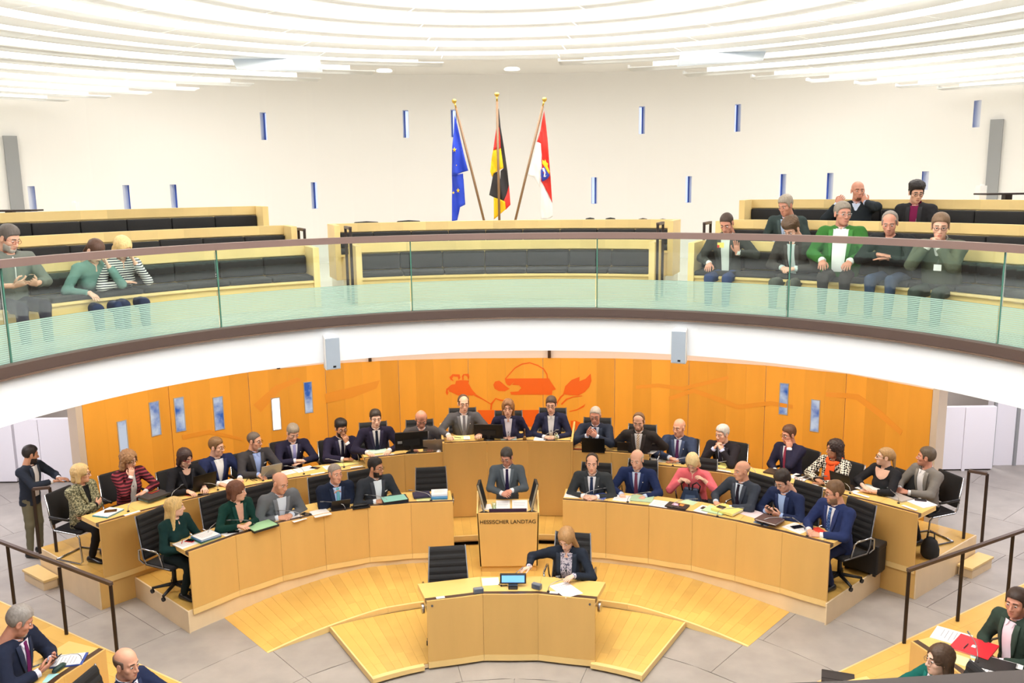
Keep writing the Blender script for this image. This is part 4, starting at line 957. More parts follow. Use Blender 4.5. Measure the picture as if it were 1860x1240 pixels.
def cloth_m(col, pat=None):
    n = 'cloth_%d_%d_%d_%s' % (*col, pat or '')
    if n in MATS: return MATS[n]
    m = mat(n, col, .85, spec=.15, bump=.18, bscale=260)
    if pat:
        nt = m.node_tree; N = nt.nodes; L = nt.links; b = N['Principled BSDF']; tc = N.new('ShaderNodeTexCoord'); rmp = N.new('ShaderNodeValToRGB')
        c2 = {'breton': (236, 236, 232), 'houndstooth': (228, 222, 208), 'tweed': (176, 172, 140), 'redstripe': (150, 62, 74), 'dots': (120, 160, 215), 'blouse': (96, 96, 120), 'stripes': (235, 225, 200), 'check': (150, 40, 48)}[pat]
        rmp.color_ramp.interpolation = 'CONSTANT' if pat in ('breton', 'dots') else 'LINEAR'
        if pat in ('breton', 'redstripe', 'stripes'):
            t = N.new('ShaderNodeTexWave'); t.bands_direction = {'stripes': 'DIAGONAL'}.get(pat, 'Z'); t.inputs['Scale'].default_value = {'breton': 11, 'redstripe': 7, 'stripes': 22}[pat]
            t.inputs['Distortion'].default_value = {'breton': .6, 'redstripe': 3}.get(pat, 0); out = t.outputs['Fac']
        elif pat == 'houndstooth':
            t = N.new('ShaderNodeTexChecker'); t.inputs['Scale'].default_value = 36; mp = N.new('ShaderNodeMapping'); mp.inputs['Rotation'].default_value = (.5, .6, .3)
            L.new(tc.outputs['Object'], mp.inputs[0]); L.new(mp.outputs[0], t.inputs['Vector']); out = t.outputs['Fac']
        else:
            t = N.new('ShaderNodeTexNoise'); t.inputs['Scale'].default_value = {'tweed': 48, 'blouse': 60, 'dots': 70, 'check': 40}[pat]; t.inputs['Detail'].default_value = 3; out = t.outputs['Fac']
        if pat != 'houndstooth': L.new(tc.outputs['Object'], t.inputs['Vector'])
        e = rmp.color_ramp.elements; e[0].color = srgb(col); e[1].color = srgb(c2)
        e[0].position, e[1].position = {'breton': (0, .5), 'redstripe': (.45, .75), 'stripes': (.4, .6), 'houndstooth': (.4, .6), 'tweed': (.42, .62), 'blouse': (.5, .58), 'dots': (0, .56), 'check': (.45, .6)}[pat]
        L.new(out, rmp.inputs[0]); L.new(rmp.outputs[0], b.inputs['Base Color'])
    return m
SKINS = [(226, 176, 152), (218, 162, 136), (232, 188, 166), (196, 142, 112), (206, 146, 124)]
def skin_m(i): return mat('skin_%d' % i, SKINS[i], .5, var=.05, noise=(22, 22, 22), spec=.35)
LIPS = mat('lips', (196, 126, 112), .5); EYEW = mat('eye_white', (214, 206, 200), .3); IRIS = mat('iris', (44, 34, 28), .25)
SHOE = mat('shoe_black', (28, 26, 26), .35)
def hair_m(c): return mat('hair_%d_%d_%d' % c, c, .55, var=.22, noise=(90, 60, 14), spec=.4)
A_, B_, S_, P_ = .29, .43, .63, .78
TW = ([-.14, 0, .14, .28, .37, .43, .48, .53], [.168, .170, .158, .178, .188, .165, .085, .055])
TD = ([-.14, 0, .14, .28, .37, .43, .48, .53], [.125, .122, .112, .118, .108, .085, .062, .050])
def person(label, px, zf, hair, hc, top, shirt=(238, 238, 242), tie=None, pose='clasp', look=(0, 8), lean=8, body=0, side=0, dz=.745, ry=.40,
           skin=0, fem=False, fat=1.0, s=1.0, glasses=None, beard=None, vt=.16, vw=.058, pat=None, tiepat=None, neck=None, stand=False, chair='high', legs=(34, 36, 46),
           arms=None, bare=0, group=None, lapel=True, kind=None, shoes=None, scarf=None, stubble=False, hz=None, pocket=None, pin=False, shirtpat=None, headroll=0, Rc=None, facez=None, chairlabel=None, zip_=None):
    s = s*1.08 if not stand else s*1.03
    hip = np.array([0, 0, (.90 if stand else .52)]) if hz is None else np.array([0, 0, hz])
    Rl = rotm(0, lean, side); L = lambda q: hip+Rl@np.array(q, float)
    kw = (.90 if fem else 1.0); tl = .475 if fem else .485
    Hc = L((0, -.01, tl))+Rl@np.array([0, .012, .05])+np.array([0, .014+.0008*max(0, look[1]), .101])
    Rh = rotm(*look, headroll); hs = 1.07*np.array([.95 if fem else 1.0, .97, .96 if fem else 1.0])*(1+.03*np.array([random.uniform(-1, 1), 0, random.uniform(-1, 1)]))
    hx = lambda V: (np.asarray(V)*hs)@Rh.T+Hc
    topz = Hc+Rh@np.array([0, -.01, .130+(.012 if hair not in ('thinring', 'buzz', 'ring', None) else .0)])
    # place
    root = np.zeros(2); rz = 0
    if Rc is None: P = at(px[0], px[1], zf+topz[2]*s)[:2]
    else:
        P = cyl(px[0], px[1], Rc); up_ = P[2]-zf-topz[2]*s; P = P[:2]
    root = P.copy()
    for _ in range(3):
        d = C0-root; base = math.atan2(d[1], d[0]) if facez is None else R_(facez); rz = base-math.pi/2+R_(body)
        c_, s_ = math.cos(rz), math.sin(rz); root = P-s*np.array([c_*topz[0]-s_*topz[1], s_*topz[0]+c_*topz[1]])
    dz = dz/s; t = thing('person', label, 'person', (root[0], root[1], zf+(up_ if Rc else 0)), rz, group)
    Sc = lambda V: np.asarray(V)*s
    dR = {A_: RF(ang(root)), B_: 6.97, S_: 6.9, P_: 6.9}.get(zf)
    if dR: mx_r = (np.linalg.norm(root-C0)-dR-.03)/s; ry_f, ry = min(ry, mx_r-.19), min(ry, mx_r-.12)
    else: ry_f = ry
    # arms
    A = {}
    for nm, sg in (('R', 1), ('L', -1)):
        Sh = L((sg*.190*kw, 0, .425)); pole = np.array([sg*1., -.45, -.5]); curl = .45; W = f = pm = None
        ps = pose if isinstance(pose, str) else pose[0 if nm == 'R' else 1]
        if ps == 'clasp': W = (sg*.085, ry, dz+.045); f = (-sg*.8, .6, .05); pm = (-sg*.45, -.1, -.9); curl = .55
        elif ps == 'flat': W = (sg*.15, ry_f, dz+.035); f = (-sg*.35, .9, -.05); pm = (0, 0, -1); curl = .18
        elif ps == 'fold': W = (sg*.045, ry-.03, dz+(.075 if sg > 0 else .04)); f = (-sg*1, .2, -.05); pm = (0, -.1, -1); curl = .2; pole = np.array([sg*1., -.2, -.2])
        elif ps == 'type': W = (sg*.11, ry_f, dz+.06); f = (-sg*.25, .95, -.2); pm = (0, -.1, -1); curl = .5
        elif ps == 'phone': W = (sg*.10, ry-.05, dz+.07); f = (-sg*.7, .6, .3); pm = (-sg*.6, -.2, .6); curl = .75
        elif ps == 'lap': W = (sg*.08, .27, hip[2]+.13); f = (-sg*.7, .6, -.1); pm = (-sg*.3, -.2, -.9)
        elif ps == 'knee': W = (sg*.14, .34, hip[2]+.13); f = (-sg*.1, .8, -.4); pm = (0, -.3, -.9); curl = .3
        elif ps == 'chin': W = Hc+np.array([sg*.045, .115, -.20]); f = (-sg*.25, -.12, 1); pm = (-sg*.3, -1, .1); curl = .75; pole = np.array([sg*.5, .3, -1])
        elif ps == 'cheek': W = Hc+np.array([sg*.085, .085, -.17]); f = (-sg*.25, -.1, 1); pm = (-sg*.9, -.4, .1); curl = .6; pole = np.array([sg*.5, .3, -1])
        elif ps == 'bothchin': W = Hc+np.array([sg*.055, .15, -.19]); f = (-sg*.45, -.35, .8); pm = (-sg*.9, -.5, 0); curl = .95; pole = np.array([sg*.6, .3, -1])
        elif ps == 'steeple': W = (sg*.075, ry-.10, dz+.19); f = (-sg*.55, .2, .5); pm = (-sg*.8, 0, -.3); curl = .6; pole = np.array([sg*.7, .0, -1])
        elif ps == 'crossed': W = L((-sg*.075, .165 if sg > 0 else .15, .15+.05*sg)); f = (-sg*1, -.1, .2); pm = (0, -1, 0); curl = .3; pole = np.array([sg*1, .15, -.6])
        elif ps == 'down': W = (sg*.27, .06, hip[2]+.02); f = (0, .2, -1); pm = (-sg, 0, 0); curl = .35; pole = np.array([sg*.4, -1, 0])
        elif ps == 'desk_edge': W = (sg*.2, ry-.06, dz+.04); f = (-sg*.8, .5, 0); pm = (0, 0, -1); curl = .4
        if arms and nm in arms:
            q = arms[nm]; W = q[0]; f = q[1]; pm = q[2]
            if len(q) > 3 and q[3] is not None: pole = np.array(q[3], float)
            if len(q) > 4: curl = q[4]
        W = np.array(W, float); v = W-Sh; D = np.linalg.norm(v); U, Fo = .285, .255
        if D > .53: W = Sh+v/D*.53; v = W-Sh; D = .53
        a = (U*U-Fo*Fo+D*D)/(2*D); h = math.sqrt(max(0, U*U-a*a)); e = v/D; pp = pole-e*(pole@e); pp /= np.linalg.norm(pp)+1e-9
        A[nm] = (Sh, Sh+e*a+pp*h, W, f, pm, curl)
    # garment distance field
    def torso(q):
        w = np.interp(q[..., 2], *TW)*kw; d = np.interp(q[..., 2], *TD)*(.93 if fem else 1)
        b = 1+(fat-1)*np.exp(-((q[..., 2]-.10)/.17)**2); w = w*(.45+.55*b)*(1 if fat < 1.2 else 1.04); d = d*b
        yo = q[..., 1]-(fat-1)*.035*np.exp(-((q[..., 2]-.1)/.17)**2)
        f = (np.sqrt((q[..., 0]/w)**2+(yo/d)**2)-1)*np.minimum(w, d)*.92
        f = smax(f, -q[..., 2]-.13, .03); f = smax(f, q[..., 2]-.50, .03)
        X = q.copy(); X[..., 0] = np.abs(q[..., 0])
        f = smin(f, rc(X, (.05, -.008, .462), (.190*kw, -.004, .418), .052, .062*(.93 if fem else 1)), .045)
        if fem: f = smin(f, ell(X, (.072, .088, .255), (.068, .052, .066)), .04)
        return f
    ra = .92 if fem else 1.06; ra *= 1+(fat-1)*.3
    slv = {n: (A[n][1]+(A[n][2]-A[n][1])*(.90 if not bare else max(0, 1-bare))) for n in A}
    def f_top(Pq):
        q = (Pq-hip)@Rl; f = torso(q)
        for n in ('R', 'L'):
            Sh, E, Wr = A[n][:3]
            f = smin(f, rc(Pq, Sh, E, .064*ra, .052*ra), .035)
            if bare < .9:
                d = (slv[n]-E)/np.linalg.norm(slv[n]-E)
                f = smin(f, smax(rc(Pq, E, slv[n]+d*.06, .053*ra, .039*ra), (Pq-slv[n])@d, .006), .02)
        f = smax(f, .062*kw-np.sqrt(q[..., 0]**2+(q[..., 1]+.005)**2)-1.2*np.clip(.455-q[..., 2]-.65*q[..., 1], 0, 1), .012)
        fr_ = np.where(q[..., 1] > 0, np.clip((np.abs(q[..., 0])-.075)/.06, .0, 1), 1.)
        f = f+fr_*(.0032*np.sin(Pq[..., 0]*62+2.2*np.sin(Pq[..., 2]*31)+Pq[..., 1]*18)*np.sin(Pq[..., 2]*47+Pq[..., 1]*39+px[0])+.002*np.sin(Pq[..., 2]*110+Pq[..., 0]*60)*np.sin(Pq[..., 1]*70+Pq[..., 0]*50))
        return f
    pts = np.array([hip+(-.27, -.2, -.16), hip+(.27, .2, 0), L((0, 0, .56))]+[A[n][i] for n in A for i in (0, 1)]+[slv[n] for n in A])
    lo, hi = pts.min(0)-.085, pts.max(0)+.085
    V, Q = nets(f_top, lo, hi, .0165)
    topm = cloth_m(top, pat); nm_ = kind or ('jacket' if lapel else 'sweater')
    obj(nm_, qmesh(nm_, Sc(V), Q, [topm]), None, t)
    # patches lying on the front of the torso
    def surf(u, tt):
        u, tt = np.broadcast_arrays(np.asarray(u, float), np.asarray(tt, float)); y = np.full(u.shape, .36)
        for _ in range(26): y = y-torso(np.stack([u, y, tt], -1))*.85
        return y
    def patch(ts, ua, ub, off, k=5):
        ts = np.asarray(ts, float); ua = np.broadcast_to(ua, ts.shape); ub = np.broadcast_to(ub, ts.shape)
        U_ = ua[:, None]+(ub-ua)[:, None]*np.linspace(0, 1, k)[None]; T = np.broadcast_to(ts[:, None], U_.shape); Y = surf(U_, T)+off
        Vp = hip+np.stack([U_, Y, T], -1).reshape(-1, 3)@Rl.T; n, m = U_.shape
        Qp = [(i*m+j, i*m+j+1, (i+1)*m+j+1, (i+1)*m+j) for i in range(n-1) for j in range(m-1)]
        return Vp, np.array(Qp)
    body_q = QM(); sk = skin_m(skin)
    mats = [sk, LIPS, hair_m(tuple(int(c*.8) for c in hc)), EYEW, IRIS, mat('stubble_%d_%d' % (skin, sum(hc)//60), tuple(int(.6*a+.4*b) for a, b in zip(SKINS[skin], hc)), .7)]
    hm = HM.copy()
    if stubble: hm[BEARD & (hm == 0)] = 5
    body_q.add(Sc(hx(HV)), HQ, hm)
    for sg in (-1, 1): body_q.add(Sc(hx(EV*.92+np.array([sg*.0305, .0769, .0025]))), EQ, EQm)
    for n, sg in (('R', 1), ('L', -1)):
        Sh, E, Wr, f, pm, curl = A[n]; hv, hq = hand_t(round(curl, 2), 1.0)
        hv = hv*np.array([-sg, 1, 1])*(.9 if fem else 1.0); M = frame(f, pm); hv = hv@M.T+Wr
        body_q.add(Sc(hv), hq if sg < 0 else hq[:, ::-1])
        body_q.add(*(lambda a: (Sc(a[0]), a[1]))(qtube([Sh, E, Wr], [.046*ra, .04*ra, .026], 8)))
    body_q.add(*(lambda a: (Sc(a[0]), a[1]))(qtube([L((0, 0, -.05)), L((0, 0, .25)), L((0, 0, .42)), L((0, -.004, .49))], [.09, .1, .085, .055], 10)))
    if neck:                                # (lowest t, half width at the collar bone): bare skin of a neckline
        tb, nw = neck; ts = np.linspace(tb, .475, 9); wv = nw*np.sqrt(np.clip(1-((.475-ts)/(.476-tb))**2, 0, 1))
        a = patch(ts, -wv, wv, .005, 7); body_q.add(Sc(a[0]), a[1])
    b = body_q.mesh('body', mats); obj('body', b, None, t)
    if shirt is not None:
        sq = QM(); ts = np.linspace(vt, .468, 9); wv = .010+(vw-.010)*((ts-vt)/(.468-vt))**.8
        if vt < .05: wv = vw*(.75+.25*((ts-vt)/(.468-vt)))
        a = patch(ts, -wv, wv, .004, 7); sq.add(Sc(a[0]), a[1])
        ring = []; n = 16                                         # collar band, open towards the chin
        for tt, rx, ry_ in ((.425, .080, .086), (.455, .069, .070), (.488, .064, .066), (.512, .0625, .065), (.505, .060, .062)):
            for j in range(n):
                an = 2*math.pi*j/n; ring.append(L((rx*kw*math.cos(an), -.012+ry_*kw*math.sin(an), tt-.022*math.sin(an))))
        sq.add(Sc(ring), [(i*n+j, i*n+(j+1) % n, (i+1)*n+(j+1) % n, (i+1)*n+j) for i in range(4) for j in range(n)])
        for sg in (-1, 1):                                        # collar points
            ts2 = np.array([.425, .448, .476]); ua = np.array([.030, .012, .008]) if tie is None else np.array([.026, .010, .006]); ub = np.array([.034, .046, .056])
            a = patch(ts2, sg*ua, sg*ub, .013, 3); sq.add(Sc(a[0]), a[1] if sg > 0 else a[1][:, ::-1])
        if not bare:
            for nn in A:
                E, Wr = A[nn][1], A[nn][2]; d = (Wr-E)/np.linalg.norm(Wr-E)
                a = qtube([slv[nn]-d*.03, Wr+d*.006], [.034*ra, .034*ra], 12); sq.add(Sc(a[0]), a[1])
        obj('shirt', sq.mesh('shirt', [cloth_m(shirt, shirtpat)]), None, t)
    if lapel:
        lq = QM(); tb = vt if vt > .05 else .14; ts = np.linspace(tb, .462, 8); wv = .010+(vw-.010)*((ts-tb)/(.468-tb))**.8
        if vt < .05: wv = np.full(8, vw*.95)
        o2 = wv+.012+.040*np.sin(np.clip((ts-tb)/(.43-tb), 0, 1)*math.pi*.62)
        for sg in (-1, 1):
            for off in (.0105,):
                a = patch(ts, sg*wv, sg*o2, off, 4); lq.add(Sc(a[0]), a[1] if sg > 0 else a[1][:, ::-1])
        lc = tuple(min(255, int(c*1.12+6)) for c in top); o = obj('lapels', lq.mesh('lapels', [cloth_m(lc, pat)]), None, t); m = o.modifiers.new('thick', 'SOLIDIFY'); m.thickness = .005
    if tie:
        ts = np.concatenate([np.linspace(max(vt-.02, .02), .445, 9), [.452, .468]]); w_ = np.concatenate([np.linspace(.030, .017, 9), [.021, .017]])
        a = patch(ts, -w_, w_, .0125, 3); tq = QM().add(Sc(a[0]), a[1]); o = obj('tie', tq.mesh('tie', [cloth_m(tie, tiepat)]), None, t); m = o.modifiers.new('thick', 'SOLIDIFY'); m.thickness = .006
    if pocket: a = patch([.30, .318], np.array([-.145, -.14]), np.array([-.095, -.088]), .014, 3); obj('pocket_square', QM().add(Sc(a[0]), a[1]).mesh('pocket_square', [cloth_m(pocket)]), None, t)
    if pin: a = patch([.345, .357], -.098, -.086, .02, 2); obj('lapel_pin', QM().add(Sc(a[0]), a[1]).mesh('lapel_pin', [mat('pin_white', (235, 232, 225), .3)]), None, t)
    if zip_: a = patch(np.linspace(.2, .46, 6), -.005, .005, .006, 2); obj('zip', QM().add(Sc(a[0]), a[1]).mesh('zip', [mat('zip_white', (232, 232, 230), .4)]), None, t)
    if scarf:
        sq = QM(); ringp = [L(((.085)*math.cos(an), .01+.085*math.sin(an), .47-.035*math.sin(an))) for an in np.linspace(0, 2*math.pi, 17)]
        a = qtube(ringp, .034, 8); sq.add(Sc(a[0]), a[1])
        for u0, tlow in ((-.035, .02), (.02, .06)):
            a = patch(np.linspace(tlow, .44, 9), u0-.035, u0+.035, .022, 4); sq.add(Sc(a[0]), a[1])
        o = obj('scarf', sq.mesh('scarf', [cloth_m(scarf)]), None, t); m = o.modifiers.new('thick', 'SOLIDIFY'); m.thickness = .012
    if hair:
        V, Q = hair_t(hair); obj('hair', qmesh('hair', Sc(hx(V)), Q, [hair_m(hc)]), None, t)
    if beard:
        V, Q = hair_t(beard[0]); obj('beard', qmesh('beard', Sc(hx(V)), Q, [hair_m(beard[1])]), None, t)
    if glasses:
        g = QM()
        for sg in (-1, 1):
            a = qtube([(sg*.031+.021*math.cos(k), .104-.006*abs(math.cos(k)), .001+.016*math.sin(k)) for k in np.linspace(0, 2*math.pi, 13)], .0021, 4); g.add(Sc(hx(a[0])), a[1])
            a = qtube([(sg*.052, .097, .006), (sg*.074, .06, .008), (sg*.079, -.005, .006)], .002, 4); g.add(Sc(hx(a[0])), a[1])
        a = qtube([(-.011, .107, .004), (0, .110, .007), (.011, .107, .004)], .002, 4); g.add(Sc(hx(a[0])), a[1])
        obj('glasses', g.mesh('glasses', [mat('glasses_%d_%d_%d' % glasses, glasses, .3)]), None, t)
    # legs
    hz_ = hip[2]
    if stand:
        J = {sg: ((sg*.085, 0, hz_-.02), (sg*.10, .02, .50), (sg*.11, -.01, .10)) for sg in (-1, 1)}
    else:
        ky = .41 if zf > 3 else min(.36, (np.linalg.norm(root-C0)-dR-.14)/s) if dR else .33
        J = {sg: ((sg*.085, .0, hz_-.035), (sg*.115, ky, hz_-.045), (sg*.11, .44 if zf > 3 else ky-.14, .10)) for sg in (-1, 1)}
    def f_leg(Pq):
        f = ell(Pq, hip+np.array([0, 0, -.04]), ((.165 if not stand else .145)*kw+.01*(fat-1), .13 if not stand else .11, .10))
        for sg in (-1, 1):
            a, k, an = J[sg]; f = smin(f, rc(Pq, a, k, .083, .062), .04); f = smin(f, rc(Pq, k, an, .062, .046), .03)
        return f+.003*np.sin(Pq[..., 2]*50)*np.sin(Pq[..., 1]*44+Pq[..., 0]*20)
    pts = np.array([hip+(-.2, -.15, -.12), hip+(.2, .15, .06)]+[j for sg in J for j in J[sg]])
    V, Q = nets(f_leg, pts.min(0)-.09, pts.max(0)+.09, .023); obj('trousers', qmesh('trousers', Sc(V), Q, [cloth_m(legs)]), None, t)
    for sg in (-1, 1):
        an = np.array(J[sg][2]); sh = G()
        prof = [(-.075, .030, .075), (-.05, .038, .085), (.0, .040, .085), (.06, .042, .062), (.12, .044, .045), (.165, .036, .034), (.19, .012, .022)]
        V = []; n = 10
        for y, w, h in prof:
            for j in range(n):
                an_ = 2*math.pi*j/n; V.append((an[0]+w*math.cos(an_), an[1]+y, max(.001, h*.5+h*.5*math.sin(an_))))
        F = [(i*n+j, i*n+(j+1) % n, (i+1)*n+(j+1) % n, (i+1)*n+j) for i in range(len(prof)-1) for j in range(n)]+[tuple(range(n))[::-1], tuple(range((len(prof)-1)*n, len(prof)*n))]
        sh.add(Sc(V), F); obj('shoe', sh, shoes or SHOE, t, True)
    if chair: place_chair(chair, root[0]-.06*math.cos(rz+math.pi/2), root[1]-.06*math.sin(rz+math.pi/2), zf, rz, chairlabel or 'chair', None)
    t['rzv'] = rz; t['sc'] = s; t['dz'] = dz; t['ry'] = ry
    return t
NAVY, CHAR, GREYJ, BLACKJ = (34, 39, 68), (58, 60, 66), (108, 110, 114), (32, 32, 37)
BR, DB, GY, BL, BLD, WG_ = (96, 70, 46), (50, 40, 34), (132, 126, 120), (34, 30, 30), (214, 182, 122), (194, 190, 184)
A_, B_, S_, P_ = .29, .43, .63, .78
H_ = lambda w: 'black high-backed office chair behind '+w
V_ = lambda w: 'black visitor chair with chrome frame under '+w
GB = (58, 50, 48)
# ---- lectern and clerk
person('man at the lectern in grey suit and dark tie, looking down at his notes', (918, 815.5), .15, 'short', (62, 58, 56), (78, 86, 94), tie=(40, 32, 66), pose='clasp', look=(-22, 24), lean=5, dz=1.0, ry=.30, stand=True, chair=None, glasses=GB, s=.95, skin=4,
       arms={'R': ((.07, .36, 1.07), (-.6, .7, .1), (-.7, 0, -.6), None, .5), 'L': ((-.06, .33, 1.10), (.75, .5, -.25), (.5, 0, -.85), None, .4)})
clerk = person('young woman with long light brown hair in dark blazer writing at the front desk', (1023.7, 962.5), .08, 'long', (168, 128, 84), (36, 42, 54), shirt=(206, 200, 214), shirtpat='blouse', pose='flat', look=(-18, 34), lean=12, fem=True, neck=(.42, .05), vt=.02, vw=.07, dz=.75, ry=.36, skin=2, chairlabel=H_('the writing woman at the front desk'),
       arms={'R': ((.41, .27, .81), (.75, .6, -.1), (-.2, 0, -1), (1, -.4, -.4), .7), 'L': ((-.10, .36, .79), (.5, .85, -.05), (0, 0, -1), None, .2)})
# ---- front row, left of the lectern
person('woman with long blonde hair in dark green sweater, left end of front row', (316.4, 900), A_, 'long', BLD, (24, 52, 52), shirt=None, lapel=False, pose='lap', look=(48, 5), lean=4, fem=True, body=18, skin=2, legs=(24, 34, 36), chairlabel=H_('the blonde woman at the left end of the front row'), s=.97)
person('woman with brown fringe bob in dark green blazer and v-neck', (428.4, 871.5), A_, 'bobfringe', (110, 70, 52), (20, 56, 50), shirt=None, neck=(.24, .055), pose='flat', look=(42, 4), lean=12, fem=True, body=14, skin=0, chairlabel=H_('the woman in green blazer'), vt=.12,
       arms={'R': ((.17, .40, .79), (-.2, .95, 0), (0, 0, -1), None, .2), 'L': ((.06, .42, .79), (.9, .3, 0), (0, 0, -1), None, .25)})
person('bald man in mid grey suit and open white collar leaning over the front row desk', (511.8, 859.4), A_, 'thinring', (150, 120, 100), (104, 108, 114), shirt=(216, 226, 240), pose='clasp', look=(18, 20), lean=20, fat=1.25, body=8, skin=1, s=1.04, chairlabel=H_('the bald man in grey suit'), vt=.1, vw=.064)
person('man with receding grey hair in navy suit and turquoise tie, hands raised together', (607.7, 842.3), A_, 'buzz', (150, 140, 132), (30, 38, 58), shirt=(176, 200, 236), tie=(110, 178, 190), pose='steeple', look=(10, 2), lean=10, body=8, skin=1, fat=1.15, chairlabel=H_('the man with turquoise tie'), ry=.42)
person('man with black hair, beard and glasses in dark suit with white pocket square', (682.2, 830), A_, 'short', BL, (52, 56, 64), shirt=(226, 234, 244), pose='clasp', look=(34, 6), lean=8, body=14, skin=3, glasses=(40, 34, 32), beard=('beard', (40, 34, 32)), pocket=(240, 240, 240), chairlabel=H_('the bearded man with pocket square'), vt=.06, vw=.06)
# ---- front row, right of the lectern
person('man with receding dark hair in dark suit, hands folded on papers, beside the lectern', (1075.5, 822.6), A_, 'receding', (62, 48, 40), (54, 58, 62), tie=(42, 54, 84), pose='clasp', look=(2, 6), lean=12, skin=0, fat=1.15, chairlabel=H_('the man next to the lectern'), pin=True)
person('man with thin grey hair in navy suit, both palms flat on the desk', (1155.8, 818.5), A_, 'ring', (186, 170, 152), (34, 46, 84), shirt=(200, 214, 240), tie=(112, 60, 84), pose='flat', look=(-12, 16), lean=10, skin=0, chairlabel=H_('the man with palms on the desk'), pin=True)
pinkw = person('blonde woman in pink jacket bending over a dark handbag', (1255.6, 828.4), A_, 'bob', (224, 200, 150), (232, 112, 122), shirt=None, lapel=False, pose='flat', look=(2, 42), lean=22, fem=True, skin=2, fat=1.15, chairlabel=H_('the woman in pink'), kind='jacket', bare=.25,
       arms={'R': ((.12, .30, .87), (-.8, .5, .1), (0, -.2, -1), (1, -.3, -.9), .8), 'L': ((-.17, .30, .90), (.5, .5, .5), (.4, -.2, -1), (-1, -.3, -.9), .8)})
person('bald man in dark grey suit and black tie, turned towards the left', (1347.6, 836.8), A_, 'thinring', (170, 140, 116), (60, 66, 78), shirt=(212, 224, 240), tie=(40, 32, 46), pose=('desk_edge', 'fold'), look=(-24, 6), lean=6, skin=1, body=-18, chairlabel=H_('the bald man with black tie'))
texter = person('man with dark hair and glasses in navy suit looking down at his phone', (1416.3, 857), A_, 'quiff', (50, 42, 40), (38, 48, 82), shirt=(170, 196, 240), pose='phone', look=(-14, 30), lean=14, skin=0, glasses=GB, body=-14, vt=.1, vw=.055, chairlabel=H_('the man looking at his phone in the front row'))
person('man with brown beard and glasses in blue suit, right end of front row', (1514, 872.7), A_, 'short', (116, 88, 64), (42, 54, 98), tie=(38, 66, 122), tiepat='dots', pose='clasp', look=(-32, 12), lean=8, skin=1, fat=1.2, glasses=GB, beard=('beard', (140, 112, 88)), body=-16, legs=(34, 42, 74), chairlabel=H_('the man in blue suit at the right end'), s=1.03)
# ---- back row, left
person('woman with blonde bob in mottled grey-green jacket, arms crossed, left end of back row', (145, 840), B_, 'bob', (206, 176, 124), (78, 80, 64), pat='tweed', shirt=(30, 30, 32), vt=.2, vw=.05, pose='crossed', look=(34, 4), lean=4, fem=True, fat=1.25, skin=0, glasses=GB, body=22, chair='canti', chairlabel=V_('the woman in mottled jacket'), legs=(34, 34, 38))
person('laughing woman with curly light brown hair in dark red striped jacket, hand at her mouth', (234, 816.5), B_, 'curlybob', (150, 112, 78), (64, 30, 38), pat='redstripe', shirt=(226, 222, 222), vt=.04, vw=.05, pose=('chin', 'fold'), look=(20, 12), lean=8, fem=True, fat=1.15, skin=0, glasses=GB, body=8, chair='canti', chairlabel=V_('the woman in red striped jacket'), lapel=True)
person('woman with dark hair and red glasses in black jacket typing on a laptop', (338.5, 814), B_, 'bob', (58, 40, 38), BLACKJ, shirt=None, neck=(.40, .06), pose='type', look=(16, 22), lean=8, fem=True, fat=1.15, skin=2, glasses=(206, 52, 72), body=8, chair='canti', chairlabel=V_('the woman typing on a laptop'))
person('young man with brown hair and glasses in navy jacket and open white shirt', (393, 793.5), B_, 'short', (118, 88, 58), (36, 44, 80), pose='flat', look=(34, 8), lean=6, skin=0, glasses=GB, body=10, vt=.05, vw=.07, chair='canti', chairlabel=V_('the young man in open white shirt'))
person('man with shaved head, grey beard and black glasses in charcoal jacket and light blue shirt', (461.7, 784.5), B_, 'buzz', (96, 84, 76), (62, 60, 64), shirt=(160, 180, 232), pose='type', look=(34, 6), lean=6, skin=1, glasses=(20, 20, 20), beard=('goatee', (196, 190, 182)), body=10, vt=.05, vw=.062, chair='canti', chairlabel=V_('the man with grey beard'), pocket=(190, 190, 196))
person('man with grey hair in dark suit and lilac tie looking down', (534, 771.7), B_, 'short', (142, 130, 116), (40, 38, 60), shirt=(224, 224, 244), tie=(160, 160, 220), pose='fold', look=(4, 30), lean=14, skin=0, body=6, chair='canti', chairlabel=V_('the man with lilac tie'), pin=True)
person('man with black hair and full black beard, hand on his mouth, in dark suit', (619.6, 761.8), B_, 'quiff', BL, (40, 36, 58), tie=(34, 32, 52), pose=('fold', 'chin'), look=(6, 14), lean=4, skin=3, glasses=GB, beard=('beard', (36, 30, 30)), body=8, chair='canti', chairlabel=V_('the man with full black beard'), side=-4)
# ---- side desks and presidium
person('young man with dark hair and dark tie at the left side desk', (681.5, 743), S_, 'short', DB, (40, 36, 56), tie=(30, 34, 52), pose='flat', look=(6, 6), lean=4, skin=2, body=-2, chairlabel=H_('the young man at the left side desk'), ry=.36, dz=.73)
person('balding man in grey suit behind the monitor, looking down', (765.6, 749), S_, 'ring', (160, 118, 88), (84, 80, 82), tie=(150, 152, 150), pose='flat', look=(4, 32), lean=14, skin=4, body=-2, chairlabel=H_('the man behind the monitor'), ry=.36, dz=.73)
person('balding man with glasses in grey suit and grey tie at the presidium, left of three', (841.3, 716.3), P_, 'receding', (84, 66, 54), (86, 84, 88), tie=(120, 116, 124), pose='flat', look=(10, 3), lean=2, skin=0, glasses=(150, 120, 90), chairlabel=H_('the left presidium member'), ry=.38, dz=.72, pin=True,
       arms={'R': ((.24, .38, .77), (-.1, 1, -.1), (0, 0, -1), None, .3), 'L': ((-.22, .36, .77), (.2, 1, -.1), (0, 0, -1), None, .3)})
